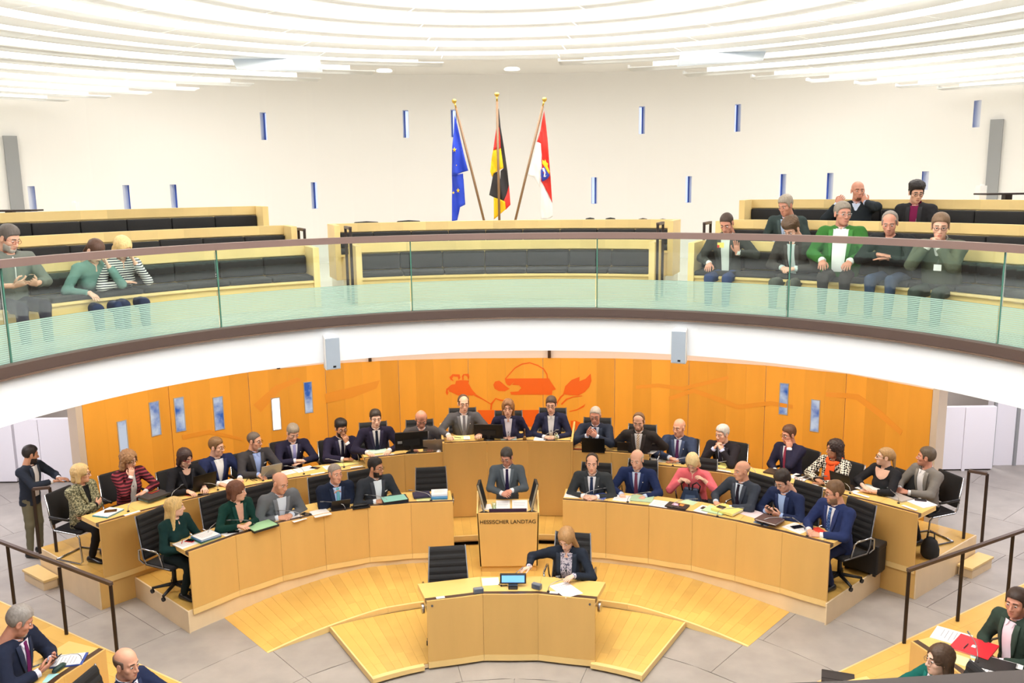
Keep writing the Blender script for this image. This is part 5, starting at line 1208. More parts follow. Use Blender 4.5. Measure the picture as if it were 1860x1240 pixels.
person('woman with long brown hair in navy blazer at the centre of the presidium', (922.7, 723.2), P_, 'long', (140, 98, 62), (38, 38, 62), shirt=(226, 220, 232), neck=(.43, .045), vt=.05, vw=.06, pose='clasp', look=(-4, 4), lean=4, fem=True, skin=0, chairlabel=H_('the middle presidium member'), ry=.38, dz=.72)
person('person with short dark hair and glasses in navy blazer, right of the three at presidium', (1001, 718.4), P_, 'short', (74, 56, 46), (40, 42, 66), pose='clasp', look=(-4, 6), lean=4, fem=True, skin=0, glasses=GB, chairlabel=H_('the right presidium member'), vt=.08, vw=.055, ry=.38, dz=.72)
person('man with grey hair and glasses gesturing behind a black laptop', (1081, 739.5), S_, 'buzz', (172, 160, 148), (44, 50, 66), shirt=(214, 220, 236), tie=(50, 56, 90), pose='type', look=(-6, 14), lean=8, skin=4, glasses=GB, body=2, chairlabel=H_('the gesturing man at the right side desk'), ry=.36, dz=.73,
       arms={'R': ((.10, .32, .90), (-.1, .2, 1), (-.9, .3, 0), None, .4), 'L': ((-.03, .34, .90), (.6, .3, .5), (.6, 0, .4), None, .4)})
person('man with receding dark blond hair and beard in dark suit at a tablet', (1159.8, 749.7), S_, 'receding', (112, 82, 58), (50, 46, 46), tie=(156, 120, 110), tiepat='stripes', pose='type', look=(-4, 18), lean=6, skin=0, beard=('beard', (128, 96, 72)), body=2, chairlabel=H_('the man with a tablet at the right side desk'), ry=.36, dz=.73)
# ---- back row, right
person('bald man in blue-grey suit and purple tie, hands folded', (1233.4, 761), B_, 'thinring', (170, 140, 120), (56, 66, 92), shirt=(214, 226, 246), tie=(78, 40, 84), pose='fold', look=(-20, 6), lean=6, skin=1, fat=1.2, chair='canti', chairlabel=V_('the man with purple tie'), body=-4, pin=True)
person('man with white hair in dark suit, both hands clasped before his mouth', (1311.5, 770.6), B_, 'short', WG_, (44, 40, 46), shirt=(196, 204, 238), tie=(50, 46, 66), pose='bothchin', look=(-22, 8), lean=16, skin=0, chair='canti', chairlabel=V_('the white-haired man'), body=-8, pin=True)
person('man with glasses in dark suit and red tie, resting his cheek on one hand', (1432, 771.7), B_, 'short', (92, 62, 46), (44, 42, 64), tie=(150, 60, 84), pose=('lap', 'cheek'), look=(-14, 10), lean=2, skin=4, glasses=GB, chair='canti', chairlabel=V_('the man with red tie'), body=-22, side=5, fat=1.1)
person('woman with dark wavy hair and bright orange scarf in houndstooth jacket', (1517, 796), B_, 'wavy', (52, 38, 36), (40, 38, 38), pat='houndstooth', shirt=(34, 32, 34), vt=.02, vw=.05, pose='fold', look=(-30, 4), lean=4, fem=True, skin=3, fat=1.25, scarf=(244, 96, 48), lapel=False, kind='jacket', chair='canti', chairlabel=V_('the woman with orange scarf'), body=-14)
person('woman with light brown hair and glasses in black scoop-neck top', (1611, 810.6), B_, 'pony', (164, 130, 88), (38, 38, 42), shirt=None, neck=(.34, .11), pose='fold', look=(-42, -2), lean=6, fem=True, skin=2, fat=1.1, lapel=False, glasses=GB, bare=.35, chair='canti', chairlabel=V_('the woman in black scoop-neck top'), body=-18, kind='top')
person('man in grey jacket and open white shirt at the right end of the back row', (1686, 811), B_, 'short', (92, 80, 68), (122, 118, 114), pose='clasp', look=(-48, -2), lean=6, skin=4, vt=.04, vw=.06, chair='canti', chairlabel=V_('the man in grey jacket at the right end'), body=-24, legs=(30, 32, 40))
# ---- standing man on the left
stn = person('bearded man in dark blue jacket standing at the left and leaning on a handrail', (56, 808), 0, 'short', (40, 34, 32), (44, 50, 62), pose='down', look=(52, 12), lean=6, stand=True, chair=None, skin=3, beard=('beard', (44, 36, 34)), body=32, legs=(112, 108, 88), vt=.02, vw=.055, s=1.0, hz=.93,
       arms={'R': ((.02, .40, 1.17), (-.9, .35, -.1), (0, -.1, -1), (.9, -.6, -.1), .4), 'L': ((-.16, .38, 1.16), (-.3, .9, -.15), (0, 0, -1), (-.9, -.6, -.3), .4)})
# ---- benches in the lower corners
plum = person('man with grey hair in navy suit and plum tie holding a phone, lower left corner', (45, 1098.7), .17, 'short', (150, 144, 140), (36, 42, 62), shirt=(226, 222, 240), tie=(110, 36, 92), pose='phone', look=(34, 26), lean=14, skin=4, fat=1.3, s=1.05, body=12, chairlabel=H_('the grey-haired man in the lower left corner'), beard=('goatee', (176, 160, 148)), pin=True)
person('bald man with a dark fringe of hair seen from the side, at the bottom left', (228.7, 1178.7), .12, 'ring', (92, 72, 62), (34, 42, 70), shirt=(220, 226, 240), tie=(120, 40, 84), pose='fold', look=(-8, 8), lean=4, skin=1, fat=1.15, chairlabel=H_('the bald man at the bottom left'))
person('man in dark blue jacket cut off by the left edge, one hand on the desk', (-52, 1118), .17, 'short', DB, (40, 48, 66), pose='fold', look=(10, 10), lean=8, skin=0, chairlabel=H_('the man cut off by the left edge'))
person('person with dark brown hair in green tweed jacket and pale pink shirt, lower right corner', (1849, 1068), .17, 'short', (64, 50, 44), (52, 66, 58), shirt=(240, 220, 232), pose='lap', look=(18, 4), lean=4, skin=4, chairlabel=H_('the person in green tweed at the lower right'), vt=.03, vw=.06, legs=(36, 46, 104))
person('woman with long dark brown hair and glasses in green top at the bottom right', (1710, 1168), .12, 'long', (76, 56, 42), (22, 92, 84), shirt=(238, 230, 238), pose='fold', look=(-2, 2), lean=2, fem=True, skin=2, glasses=(120, 90, 70), chairlabel=H_('the woman at the bottom right'), vt=.05, vw=.08)
# ---- visitors in the gallery
GH = .8
def guest(*a, **k): k.setdefault('chair', None); k.setdefault('dz', .62); k.setdefault('hz', .52); return person(*a, **k)
T2, T3 = GZ+.27, GZ+.54
reader = guest('visitor with grey beard and red glasses in grey half-zip pullover, looking at his phone', (21.7, 408.3), GZ, 'short', (96, 88, 84), (112, 116, 110), shirt=None, lapel=False, kind='pullover', pose='phone', look=(20, 26), lean=6, skin=0, glasses=(170, 70, 50), beard=('beard', (176, 170, 162)), zip_=True, bare=.35, body=-4, ry=.36, dz=.70, legs=(40, 40, 54), shoes=mat('shoe_white', (226, 224, 222), .5), s=1.03, Rc=6.30)
guest('visitor with dark ponytail in teal top, bent forward with head on hand', (181.7, 437.3), GZ, 'pony', (84, 58, 46), (104, 140, 134), shirt=None, lapel=False, kind='top', pose=('knee', 'cheek'), look=(12, 44), lean=22, fem=True, skin=2, legs=(44, 56, 90), Rc=6.20)
guest('visitor with blonde bob in navy and white striped top, chin on hand', (230, 431), GZ, 'bob', (222, 192, 134), (40, 44, 62), pat='breton', shirt=None, lapel=False, kind='top', pose=('fold', 'cheek'), look=(14, 40), lean=22, fem=True, skin=0, legs=(44, 52, 82), dz=.70, ry=.34, Rc=6.20)
guest('visitor with short dark hair in dark jacket and badge, raising one hand', (1317, 389), GZ, 'buzz', (70, 54, 46), (62, 64, 62), shirt=(222, 230, 226), pose='knee', look=(-4, 34), lean=8, skin=4, legs=(56, 70, 112), vt=.02, vw=.06, body=-2,
      arms={'L': ((-.20, .30, .80), (.0, .3, 1), (.2, 1, 0), (-1, -.2, -.6), .1)}, Rc=6.30)
guest('older visitor with grey hair in dark green jacket leaning forward in the middle row', (1424, 354), T2, 'short', (164, 152, 138), (56, 68, 68), shirt=(176, 196, 226), pose='lap', look=(-14, 22), lean=18, skin=4, body=-6, legs=(40, 44, 50), vt=.08, vw=.055, Rc=7.10)
guest('visitor with curly dark hair in dark jacket, hands joined between his knees', (1431.7, 398.3), GZ, 'curlytop', (92, 70, 52), (66, 62, 60), shirt=(200, 214, 214), pose='lap', look=(-10, 38), lean=20, skin=0, body=-6, legs=(96, 98, 92), glasses=GB, vt=.04, vw=.05, shoes=mat('shoe_white', (226, 224, 222), .5), Rc=6.20)
guest('stout visitor with grey hair in bright green jacket over white shirt', (1531.7, 365), GZ, 'short', (140, 130, 118), (56, 110, 50), shirt=(236, 238, 238), pose='knee', look=(34, 4), lean=0, skin=4, fat=1.5, glasses=(180, 176, 170), body=14, vt=.0, vw=.085, legs=(62, 58, 58), s=1.05, Rc=6.40)
guest('bald visitor with goatee in black sweater, adjusting his collar, in the rear row', (1559, 328.3), T3, None, (96, 64, 48), (40, 46, 52), shirt=(196, 206, 232), pose='cheek', look=(26, 4), lean=2, skin=4, fat=1.2, beard=('goatee', (96, 60, 44)), body=8, lapel=False, kind='sweater', vt=.38, vw=.045,
      arms={'R': ((.24, .10, .98), (-.5, -.1, .85), (0, -1, 0), (.7, .1, -1), .7), 'L': ((-.12, .10, 1.0), (.5, -.2, .85), (0, -1, 0), (-1, .1, -.5), .7)}, Rc=8.10)
guest('visitor with grey hair in black coat leaning low on the front bench', (1616.7, 382.7), GZ, 'receding', (140, 130, 122), (36, 38, 40), shirt=None, lapel=False, kind='coat', pose='fold', look=(16, 22), lean=24, skin=4, fat=1.15, body=4, dz=.74, ry=.4, legs=(60, 74, 100), Rc=6.20)
guest('young visitor with tousled dark hair and glasses in black jacket over purple shirt', (1667, 330), T3, 'curlytop', (40, 34, 34), (44, 44, 48), shirt=(124, 34, 78), pose='lap', look=(34, 16), lean=4, skin=0, glasses=GB, vt=.02, vw=.05, body=4, legs=(36, 36, 40), Rc=8.20)
guest('visitor with glasses in olive hooded sweater, folded hands under his chin', (1710, 386), GZ, 'short', (122, 96, 74), (88, 92, 78), shirt=(232, 232, 228), pose='bothchin', look=(20, 12), lean=14, skin=0, fat=1.3, glasses=GB, vt=.36, vw=.05, lapel=False, kind='hoodie', body=8, legs=(58, 66, 60), s=1.05, Rc=6.25)
# ---- empty chairs
def empty_chair(x, y, z, lab, turn=0):
    p = at(x, y, z+1.06); d = radial(p); rz = math.atan2(-d[1], -d[0])-math.pi/2+R_(turn)
    return place_chair('high', p[0]-.34*-d[0]*0+d[0]*-.3, p[1]-d[1]*.3, z, rz, lab, None)
empty_chair(780, 851, A_, 'empty black high-backed chair behind the left front row desk beside the lectern', -4)
empty_chair(808, 996, .08, 'empty black high-backed chair at the left of the front desk', -6)
# ---- things on the desks; local x runs along the desk, local y away from the viewer
D1, D2, DS, DP_, DF, DN = Z1-.010, Z2-.010, ZS-.010, ZP-.010, ZF-.010, ZN-.010
def place(name, label, cat, x, y, z, rot=0):
    p = at(x, y, z); a = math.atan2(p[0]-C0[0], p[1]-C0[1]); return thing(name, label, cat, p, -a+R_(rot))
def slabm(w, d, z0, z1, sk=0.0): return G().box((-w/2, -d/2, z0), (w/2, d/2, z1))
PAP = mat('paper_white', (240, 238, 240), .6); INK = mat('ink_grey', (150, 150, 158), .6)
def pmat(c): return mat('card_%d_%d_%d' % c, c, .5)
def paper(x, y, z, label, w=.21, d=.29, rot=0, col=None, n=1, lines=True):
    t = place('paper', label, 'paper', x, y, z, rot); h = .002*n+.001
    obj('sheet', slabm(w, d, .0005, h), pmat(col) if col else PAP, t)
    if lines and not col:
        g = G()
        for k in range(6): g.box((-w*.38, d*(.34-.12*k)-.003, h), (w*(.38-.1*(k % 3)), d*(.34-.12*k)+.003, h+.0004))
        tag(obj('printed_lines', g, INK, t), kind='stuff')
    return t
def folder(x, y, z, label, col, w=.24, d=.32, h=.02, rot=0, inner=True, name='folder', cat='folder', lab=False):
    t = place(name, label, cat, x, y, z, rot); c = pmat(col)
    obj('back_cover', slabm(w, d, .0005, .003), c, t)
    if h > .008: obj('sheets', slabm(w-.012, d-.012, .003, h-.003), PAP, t)
    obj('front_cover', slabm(w, d, h-.003, h), c, t)
    obj('spine', G().box((-w/2-.002, -d/2, .0005), (-w/2+.001, d/2, h)), c, t)
    if h >= .025: obj('spine', G().box((-w/2, -d/2-.002, .0005), (w/2, -d/2+.001, h)), c, t)
    if lab: obj('label_sticker', slabm(.06, .04, h, h+.0006), PAP, t)
    return t
def phone(x, y, z, label, rot=0, col=(26, 26, 28), w=.072, d=.148, name='phone'):
    t = place(name, label, {'phone': 'phone', 'wallet': 'wallet'}.get(name, 'case'), x, y, z, rot)
    obj('case', slabm(w, d, .0005, .009), pmat(col), t, bevel=.003); obj('screen', slabm(w-.008, d-.012, .009, .0096), mat('phone_glass', (18, 18, 22), .08), t); return t
def laptop(x, y, z, label, col=(26, 26, 28), w=.33, d=.23, rot=0, tilt=18, closed=False):
    t = place('laptop', label, 'laptop', x, y, z, rot); m = mat('laptop_%d' % col[0], col, .35, .3)
    obj('base', slabm(w, d, .001, .015), m, t, bevel=.003)
    if closed: obj('lid', slabm(w, d, .016, .023), m, t, bevel=.003); return t
    obj('keyboard', slabm(w-.05, d*.5, .015, .016), BLK, t)
    a = R_(tilt); h = d; dy, dz = -math.sin(a)*h, math.cos(a)*h; y0 = -d/2
    P = [(-w/2, y0, .014), (w/2, y0, .014), (w/2, y0+.008, .016), (-w/2, y0+.008, .016), (-w/2, y0+dy, .014+dz), (w/2, y0+dy, .014+dz), (w/2, y0+dy+.006, .016+dz), (-w/2, y0+dy+.006, .016+dz)]
    obj('lid', G().hexa(P), m, t)
    P2_ = [(q[0]*.94, q[1]+.0065, q[2]) for q in (P[0], P[1], P[5], P[4])]
    obj('screen', G().add([(-w*.46, y0+.009, .03), (w*.46, y0+.009, .03), (w*.46, y0+dy*.95+.008, .014+dz*.95), (-w*.46, y0+dy*.95+.008, .014+dz*.95)], [(0, 1, 2, 3)]), mat('screen_on', (150, 170, 200), .2, emis=.4), t); return t
def mic(x, y, z, label, sg=1, L_=.30, rot=0):
    t = place('microphone', label, 'microphone', x, y, z, rot)
    obj('base', G().lathe([(.018, 0), (.018, .012), (.008, .016)], 10), BLK, t, True)
    P = [(0, 0, .014), (0, 0, .05), (sg*.02, .015, .085), (sg*.07, .05, .105), (sg*.16, .11, .115), (sg*L_*.85, .17, .118)]
    obj('gooseneck', G().tube(P, .0045, 6), mat('mic_steel', (170, 172, 176), .3, .8), t, True)
    obj('capsule', G().tube([P[-1], (P[-1][0]+sg*.05, P[-1][1]+.025, .116)], .009, 8), mat('mic_capsule', (120, 122, 126), .4, .5), t, True); return t
def card(x, y, z, label, w=.2, rot=0):
    t = place('name_card', label, 'card', x, y, z, rot); obj('card', slabm(w, .05, .0005, .004), PAP, t); return t
def pen(x, y, z, label, col=(30, 30, 34), rot=40):
    t = place('pen', label, 'pen', x, y, z, rot); obj('barrel', G().tube([(-.065, 0, .005), (.05, 0, .005)], .0048, 8), pmat(col), t, True); obj('tip', G().tube([(.05, 0, .005), (.068, 0, .005)], [.0045, .001], 8), CHROME, t, True); return t
# front row, left
paper(341, 986, D1, 'white sheet under the red case at the left end of the front row', .30, .24, 6); phone(346, 982, D1+.004, 'bright red phone case on a white sheet, left end of the front row', 30, (226, 50, 44), .09, .12); pen(331, 984, D1+.004, 'red pencil beside the red phone case', (196, 60, 40), 60)
folder(374, 977, D1, 'green folder at the bottom of the stack beside the red case', (70, 150, 110), .30, .26, .014, 8); folder(375, 975, D1+.015, 'dark blue folder in the middle of the stack beside the red case', (34, 70, 140), .29, .25, .016, 4); folder(374, 974, D1+.032, 'light blue folder on top of the stack beside the red case', (96, 160, 214), .28, .25, .02, 8); paper(374, 972, D1+.054, 'white sheets lying on the light blue folder', .26, .22, 8, n=3)
paper(424, 968, D1, 'white sheet under the phone before the woman in green blazer', .26, .24, 10); phone(424, 966, D1+.004, 'black phone on a white sheet before the woman in green blazer', 60)
folder(476, 957, D1, 'black binder under the mint green folder, front row left', (36, 38, 40), .36, .27, .03, 8); folder(475, 954, D1+.031, 'mint green folder on a black binder, front row left', (160, 206, 160), .34, .25, .006, 8)
paper(538, 941, D1, 'printed sheet before the bald man in grey suit', .2, .25, 12); phone(556, 934, D1, 'black phone before the bald man in grey suit', 30, w=.09)
paper(582, 932, D1, 'white notebook between the bald man and the man with turquoise tie', .24, .26, 4, n=4, lines=False)
laptop(617, 921, D1, 'dark tablet propped up before the man with turquoise tie', (44, 46, 52), .26, .17, -4, 30)
t = place('desk_tray', 'black document tray on the front row desk, left of the bearded man', 'tray', 655, 921, D1); obj('tray', slabm(.25, .14, .0005, .012), BLK, t); obj('block', G().box((-.10, -.02, .012), (.10, .05, .045)), BLK, t, bevel=.01)
phone(690, 914, D1, 'dark phone before the bearded man with pocket square', 20)
folder(717, 911, D1, 'thick dark binder before the bearded man with pocket square', (34, 38, 52), .36, .22, .06, 2); folder(716, 905, D1+.061, 'teal folder on the thick dark binder', (136, 196, 186), .34, .22, .006, 4)
paper(777, 905, D1, 'colourful printed sheet under the dark blue book', .34, .2, 2, col=(210, 214, 150)); folder(766, 900, D1+.01, 'dark blue hardcover book before the empty front row chair', (44, 40, 72), .25, .2, .03, 0)
folder(798, 902, D1, 'blue folder at the bottom of the paper pile, right end of the left front row', (60, 130, 180), .24, .24, .025, -6); paper(798, 896, D1+.026, 'pile of white papers at the right end of the left front row', .23, .24, -4, n=12); paper(799, 893, D1+.052, 'white booklet with a red corner topping the paper pile', .22, .2, -8, n=2)
# front row, right
paper(1043, 898, D1, 'white papers at the left end of the right front row', .26, .27, -4, n=3); paper(1068, 898, D1, 'white papers with orange tab before the man next to the lectern', .24, .27, -3, n=3); folder(1092, 902, D1, 'blue-edged white folder before the man next to the lectern', (70, 90, 170), .2, .24, .02, -20)
t = place('divider_tab', 'orange divider strip between two paper piles, right front row', 'divider', 1056, 899, D1+.008); obj('strip', slabm(.03, .26, .0005, .003), pmat((236, 150, 50)), t)
paper(1131, 905, D1, 'white papers under the left palm of the grey-haired man, right front row', .25, .25, -2, n=3); folder(1166, 906, D1, 'pale green folder under the right palm of the grey-haired man, right front row', (176, 204, 172), .32, .25, .012, 2)
paper(1199, 915, D1, 'white sheet on the free stretch of the right front row', .26, .25, -4, n=2)
laptop(1230, 920, D1, 'dark tablet lying flat with sticky notes on it', (50, 48, 52), .3, .2, -6, closed=True); paper(1228, 916, D1+.025, 'pink sticky note on the dark tablet', .1, .08, -6, col=(240, 190, 220)); paper(1237, 917, D1+.025, 'orange sticky note on the dark tablet', .08, .07, -6, col=(246, 150, 70)); paper(1252, 912, D1, 'pale green sheet behind the dark tablet', .2, .16, -14, col=(190, 218, 184))
paper(1279, 925, D1, 'white sheet beside the green folder, right front row', .2, .28, -10); phone(1284, 924, D1+.004, 'black case on the white sheet, right front row', -10, w=.16, d=.08)
folder(1300, 927, D1, 'pale green folder under the yellow one, right front row', (188, 220, 176), .3, .26, .014, -8); folder(1321, 927, D1+.015, 'thick yellow folder with papers, right front row', (234, 222, 130), .34, .28, .03, -14); phone(1310, 921, D1+.047, 'brown leather wallet on the yellow folder', -14, (110, 66, 40), .11, .09, 'wallet')
paper(1362, 931, D1, 'pink tinted sheets before the man with his phone', .34, .26, -14, col=(240, 222, 230)); pen(1362, 929, D1+.004, 'black pen on the pink tinted sheets', rot=30); folder(1385, 950, D1, 'blue and white brochure in the tray of the right front row', (120, 150, 190), .2, .12, .01, -8)
for k, (c, nm) in enumerate((((150, 96, 84), 'lowest'), ((176, 120, 110), 'second'), ((190, 150, 140), 'third'), ((84, 58, 56), 'topmost'))):
    folder(1398, 946-k*.5, D1+.022*k, '%s reddish brown binder of the stack in the right front row' % nm, c, .3, .25, .021, -6)
paper(1448, 959, D1, 'white sheet under the phone, right end of the front row', .3, .26, -16); phone(1448, 957, D1+.004, 'black phone on a white sheet near the man in blue suit', -30, w=.09, d=.16)
folder(1491, 970, D1, 'cream yellow folder under the hands of the man in blue suit', (240, 228, 160), .3, .26, .008, -16); folder(1486, 965, D1+.009, 'red folder on the cream one under the hands of the man in blue suit', (232, 64, 44), .24, .18, .004, -30); pen(1487, 977, D1, 'yellow highlighter pen at the right end of the front row', (240, 180, 30), 20)
# back row, left
folder(197, 932, D2, 'white notebook with teal and pink cover at the left end of the back row', (60, 150, 170), .32, .25, .014, 24); paper(197, 930, D2+.015, 'white pages on top of the teal notebook', .31, .24, 24, n=3, lines=False); phone(201, 928, D2+.024, 'brown phone on the white pages, left end of the back row', 60, (110, 78, 56), .09, .16); card(240, 932, Z2, 'white name card near the left end of the back row', .22, 4)
for k, (c, nm, h) in enumerate((((150, 176, 186), 'grey-blue folder at the bottom of the stack before the woman in striped jacket', .02), ((70, 130, 150), 'teal folder in the middle of the stack before the woman in striped jacket', .02), ((48, 50, 54), 'charcoal folder on top of the stack before the woman in striped jacket', .03))): folder(281, 903-k, D2+.021*k, nm, c, .36, .25, h, 14)
phone(279, 893, D2+.073, 'bright red card case on the charcoal folder stack', 20, (222, 48, 48), .14, .08, 'card_case')
t = place('computer_mouse', 'dark computer mouse beside the black laptop, back row left', 'mouse', 325, 897, D2); obj('shell', G().lathe([(.03, 0), (.034, .012), (.026, .026), (.008, .034)], 14), BLK, t, True); obj('button', G().box((-.02, .005, .028), (.02, .03, .033)), BLK, t)
phone(341, 898, D2, 'red and black phone beside the black laptop', 40, (190, 40, 50), .1, .14); phone(369, 898, D2, 'black phone in the tray before the black laptop', 60); laptop(364, 886, D2, 'black open laptop before the woman with red glasses', (28, 28, 30), .36, .25, 8, 14)
paper(414, 876, D2, 'white sheet under the hands of the young man in open white shirt', .24, .24, 10); paper(447, 868, D2, 'yellow note before the man with grey beard', .14, .1, 10, col=(240, 226, 150))
laptop(487, 863, D2, 'silver tablet laptop before the man with grey beard', (176, 180, 190), .32, .22, 6, 24); phone(496, 868, D2, 'black phone box in front of the silver laptop', 80, w=.1, d=.17); paper(522, 858, D2, 'white sheet right of the silver laptop', .22, .2, 12); t = place('cable', 'black tangled cable on the back row desk left of the silver laptop', 'cable', 461, 872, D2); obj('cord', G().tube([(-.12, 0, .006), (-.06, .08, .02), (.0, .04, .006), (.04, -.05, .006), (-.03, -.04, .012), (-.05, .03, .02), (.08, .06, .006)], .005, 6), BLK, t, True)
paper(553, 852, D2, 'white sheets before the man with lilac tie', .3, .22, 14, n=2); phone(572, 850, D2, 'brown phone before the man with lilac tie', 50, (70, 52, 40), .09); card(577, 860, Z2, 'white name card before the man with lilac tie', .22, 6); paper(600, 848, D2, 'white sheet before the man with full black beard', .2, .2, 8); folder(630, 843, D2, 'open yellow folder before the man with full black beard', (236, 222, 140), .34, .22, .02, 8); card(648, 848, Z2, 'white name card at the right end of the left back row', .2, 6)
# side desks
folder(686, 820, DS, 'mint folder before the young man at the left side desk', (196, 224, 206), .3, .24, .012, 4); paper(697, 827, DS, 'white name sheet in the tray of the left side desk', .34, .07, 3); t = place('gavel_case', 'small black case on the left side desk', 'case', 713, 816, DS); obj('case', slabm(.09, .07, .0005, .03), BLK, t, bevel=.008); obj('lid', slabm(.092, .072, .03, .04), BLK, t, bevel=.005)
def monitor(x, y, z, label, w, h, rot=0, tilt=6, lift=.06, yb=0):
    t = place('monitor', label, 'monitor', x, y, z, rot)
    obj('foot', G().lathe([(.09, 0), (.09, .008), (.02, .014)], 16), BLK, t, True); obj('stand', G().box((-.025, -.03, .01), (.025, .0, lift+h*.5)), BLK, t)
    a = R_(tilt); g = G(); dy = math.sin(a)*h; g.hexa([(-w/2, -.005, lift), (w/2, -.005, lift), (w/2, .03, lift), (-w/2, .03, lift), (-w/2, -.005-dy, lift+h), (w/2, -.005-dy, lift+h), (w/2, .03-dy, lift+h), (-w/2, .03-dy, lift+h)])
    obj('housing', g, BLK, t, bevel=.006); obj('vent_panel', G().box((-w*.25, -.016-dy*.45, lift+h*.25), (w*.25, -.006-dy*.2, lift+h*.6)), BLK, t); return t
m_ = monitor(748, 822, DS, 'black monitor seen from behind on the left side desk', .52, .30, 0, 6, .05); obj('sticker', G().box((-.22, -.032, .17), (-.15, -.026, .21)), GREY, m_)
laptop(788, 815, DS, 'grey open laptop right of the black monitor', (150, 140, 132), .34, .22, -4, 26); t = place('computer_mouse', 'white mouse at the right end of the left side desk', 'mouse', 797, 821, DS); obj('shell', G().lathe([(.034, 0), (.04, .012), (.03, .028), (.008, .036)], 14), PAP, t, True); obj('button', G().box((-.02, .005, .03), (.02, .03, .035)), PAP, t)
laptop(1079, 818, DS, 'black open laptop before the gesturing man', (22, 22, 24), .36, .24, 0, 12); t = place('headset', 'black and red headset at the left of the right side desk', 'headset', 1050, 814, DS); obj('band', G().tube([(-.08*math.cos(k), .03+.05*math.sin(k), .02+.06*math.sin(k)) for k in np.linspace(0, math.pi, 9)], .008, 6), BLK, t, True)
for sx in (-1, 1): obj('ear_pad', G().tube([(sx*.08-.012, .03, .03), (sx*.08+.012, .03, .03)], .03, 10), BLK, t, True)
obj('cable', G().tube([(-.09, .0, .006), (-.04, -.05, .006), (.03, -.04, .006), (.08, -.06, .006)], .006, 6), pmat((210, 70, 60)), t, True)
laptop(1138, 816, DS, 'dark tablet in a folding case at the right end of the right side desk', (48, 46, 48), .28, .18, 4, 30); paper(1176, 818, DS, 'white papers at the right end of the right side desk', .3, .26, -16, n=3)
# presidium
folder(833, 796, DP_, 'open yellow notebook before the left presidium member', (232, 222, 150), .34, .22, .014, 0); pen(832, 795, DP_+.016, 'thin pen on the yellow notebook', rot=-30); paper(848, 795, DP_+.016, 'white sheet beside the yellow notebook', .1, .18, 0)
monitor(888, 798, DP_, 'black monitor seen from behind on the presidium desk', .46, .24, -8, 10, .02); paper(924, 796, DP_, 'mint sheet before the middle presidium member', .25, .22, 0, col=(196, 226, 218))
mic(921, 799, DP_, 'thin microphone before the middle presidium member', 1, .1); mic(989, 799, DP_, 'thin microphone before the right presidium member', 1, .2)
t = place('hand_bell', 'brown wooden hand bell on the presidium desk', 'bell', 953, 799, DP_); obj('bell', G().lathe([(.03, 0), (.032, .02), (.022, .05), (.014, .07)], 14), mat('bell_brass', (150, 110, 60), .35, .6), t, True); obj('handle', G().lathe([(.012, .07), (.016, .11), (.01, .15), (.014, .18), (.003, .19)], 12), mat('bell_wood', (92, 58, 34), .4), t, True)
paper(985, 797, DP_, 'white papers before the right presidium member', .26, .22, -4, n=3); folder(1000, 798, DP_, 'dark leather folder before the right presidium member', (60, 44, 40), .14, .2, .012, -4)
GLW = glassmat('drinking_glass', False); nt_ = GLW.node_tree; nt_.links.remove([l for l in nt_.links if l.from_node.bl_idname == 'ShaderNodeFresnel'][0]); [n for n in nt_.nodes if n.bl_idname == 'ShaderNodeMixShader'][0].inputs[0].default_value = .12
t = place('water_glass', 'drinking glass at the right of the presidium desk', 'glass', 1010, 798, DP_); obj('tumbler', G().lathe([(.03, 0), (.034, .11), (.031, .11), (.027, .006)], 16), GLW, t, True); obj('water', G().lathe([(.027, .006), (.029, .06)], 16), GLW, t, True)
# lectern
lp = on(920, 918, Ly+.24)
for dx, w, nm in ((-.05, .2, 'left'), (.19, .22, 'right')):
    t = thing('paper', 'speech papers on the lectern, %s pile' % nm, 'paper', (lp[0]+dx, Ly+.25, LZ1+.0145), 0); t.rotation_euler = (math.atan2(.07, .405), 0, 0)
    obj('sheet', slabm(w, .27, .001, .010), PAP, t); tag(obj('printed_lines', G().box((-w*.4, .02, .010), (w*.36, .026, .0104)).box((-w*.4, -.02, .010), (w*.3, -.014, .0104)).box((-w*.4, .06, .010), (w*.36, .066, .0104)), INK, t), kind='stuff')
t = thing('paper', 'small white note at the left of the lectern', 'paper', (lx0+.13, Ly+.22, LZ1+.0085)); t.rotation_euler = (math.atan2(.07, .405), 0, .2); obj('sheet', slabm(.14, .15, .001, .003), PAP, t)
t = thing('water_glass', 'drinking glass on the lectern', 'glass', (lx0+.24, Ly+.14, LZ1-.004)); obj('tumbler', G().lathe([(.03, 0), (.034, .11), (.031, .11), (.027, .006)], 16), GLW, t, True); obj('water', G().lathe([(.027, .006), (.029, .06)], 16), GLW, t, True)
# front desk
paper(891, 1056, DF, 'white square sheet left of the screen on the front desk', .2, .2, 2, lines=False); paper(1028, 1071, DF, 'long white sheet being written on at the front desk', .24, .36, 42, n=2)
t = place('control_panel', 'black control unit with a blue lit display on the front desk', 'screen', 932, 1068, DF); g = G()
obj('column', G().box((-.055, -.04, .0005), (.055, .05, .05)), BLK, t, bevel=.005); obj('button_strip', G().box((-.045, -.046, .01), (.045, -.041, .035)), mat('panel_grey', (70, 72, 78), .4), t)
obj('display_case', G().hexa([(-.155, .02, .045), (.155, .02, .045), (.155, .05, .045), (-.155, .05, .045), (-.155, .06, .15), (.155, .06, .15), (.155, .09, .15), (-.155, .09, .15)]), BLK, t, bevel=.005)
obj('display', G().add([(-.135, .0235, .062), (.135, .0235, .062), (.135, .0515, .137), (-.135, .0515, .137)], [(0, 1, 2, 3)]), mat('display_blue', (110, 170, 240), .3, emis=.75), t)
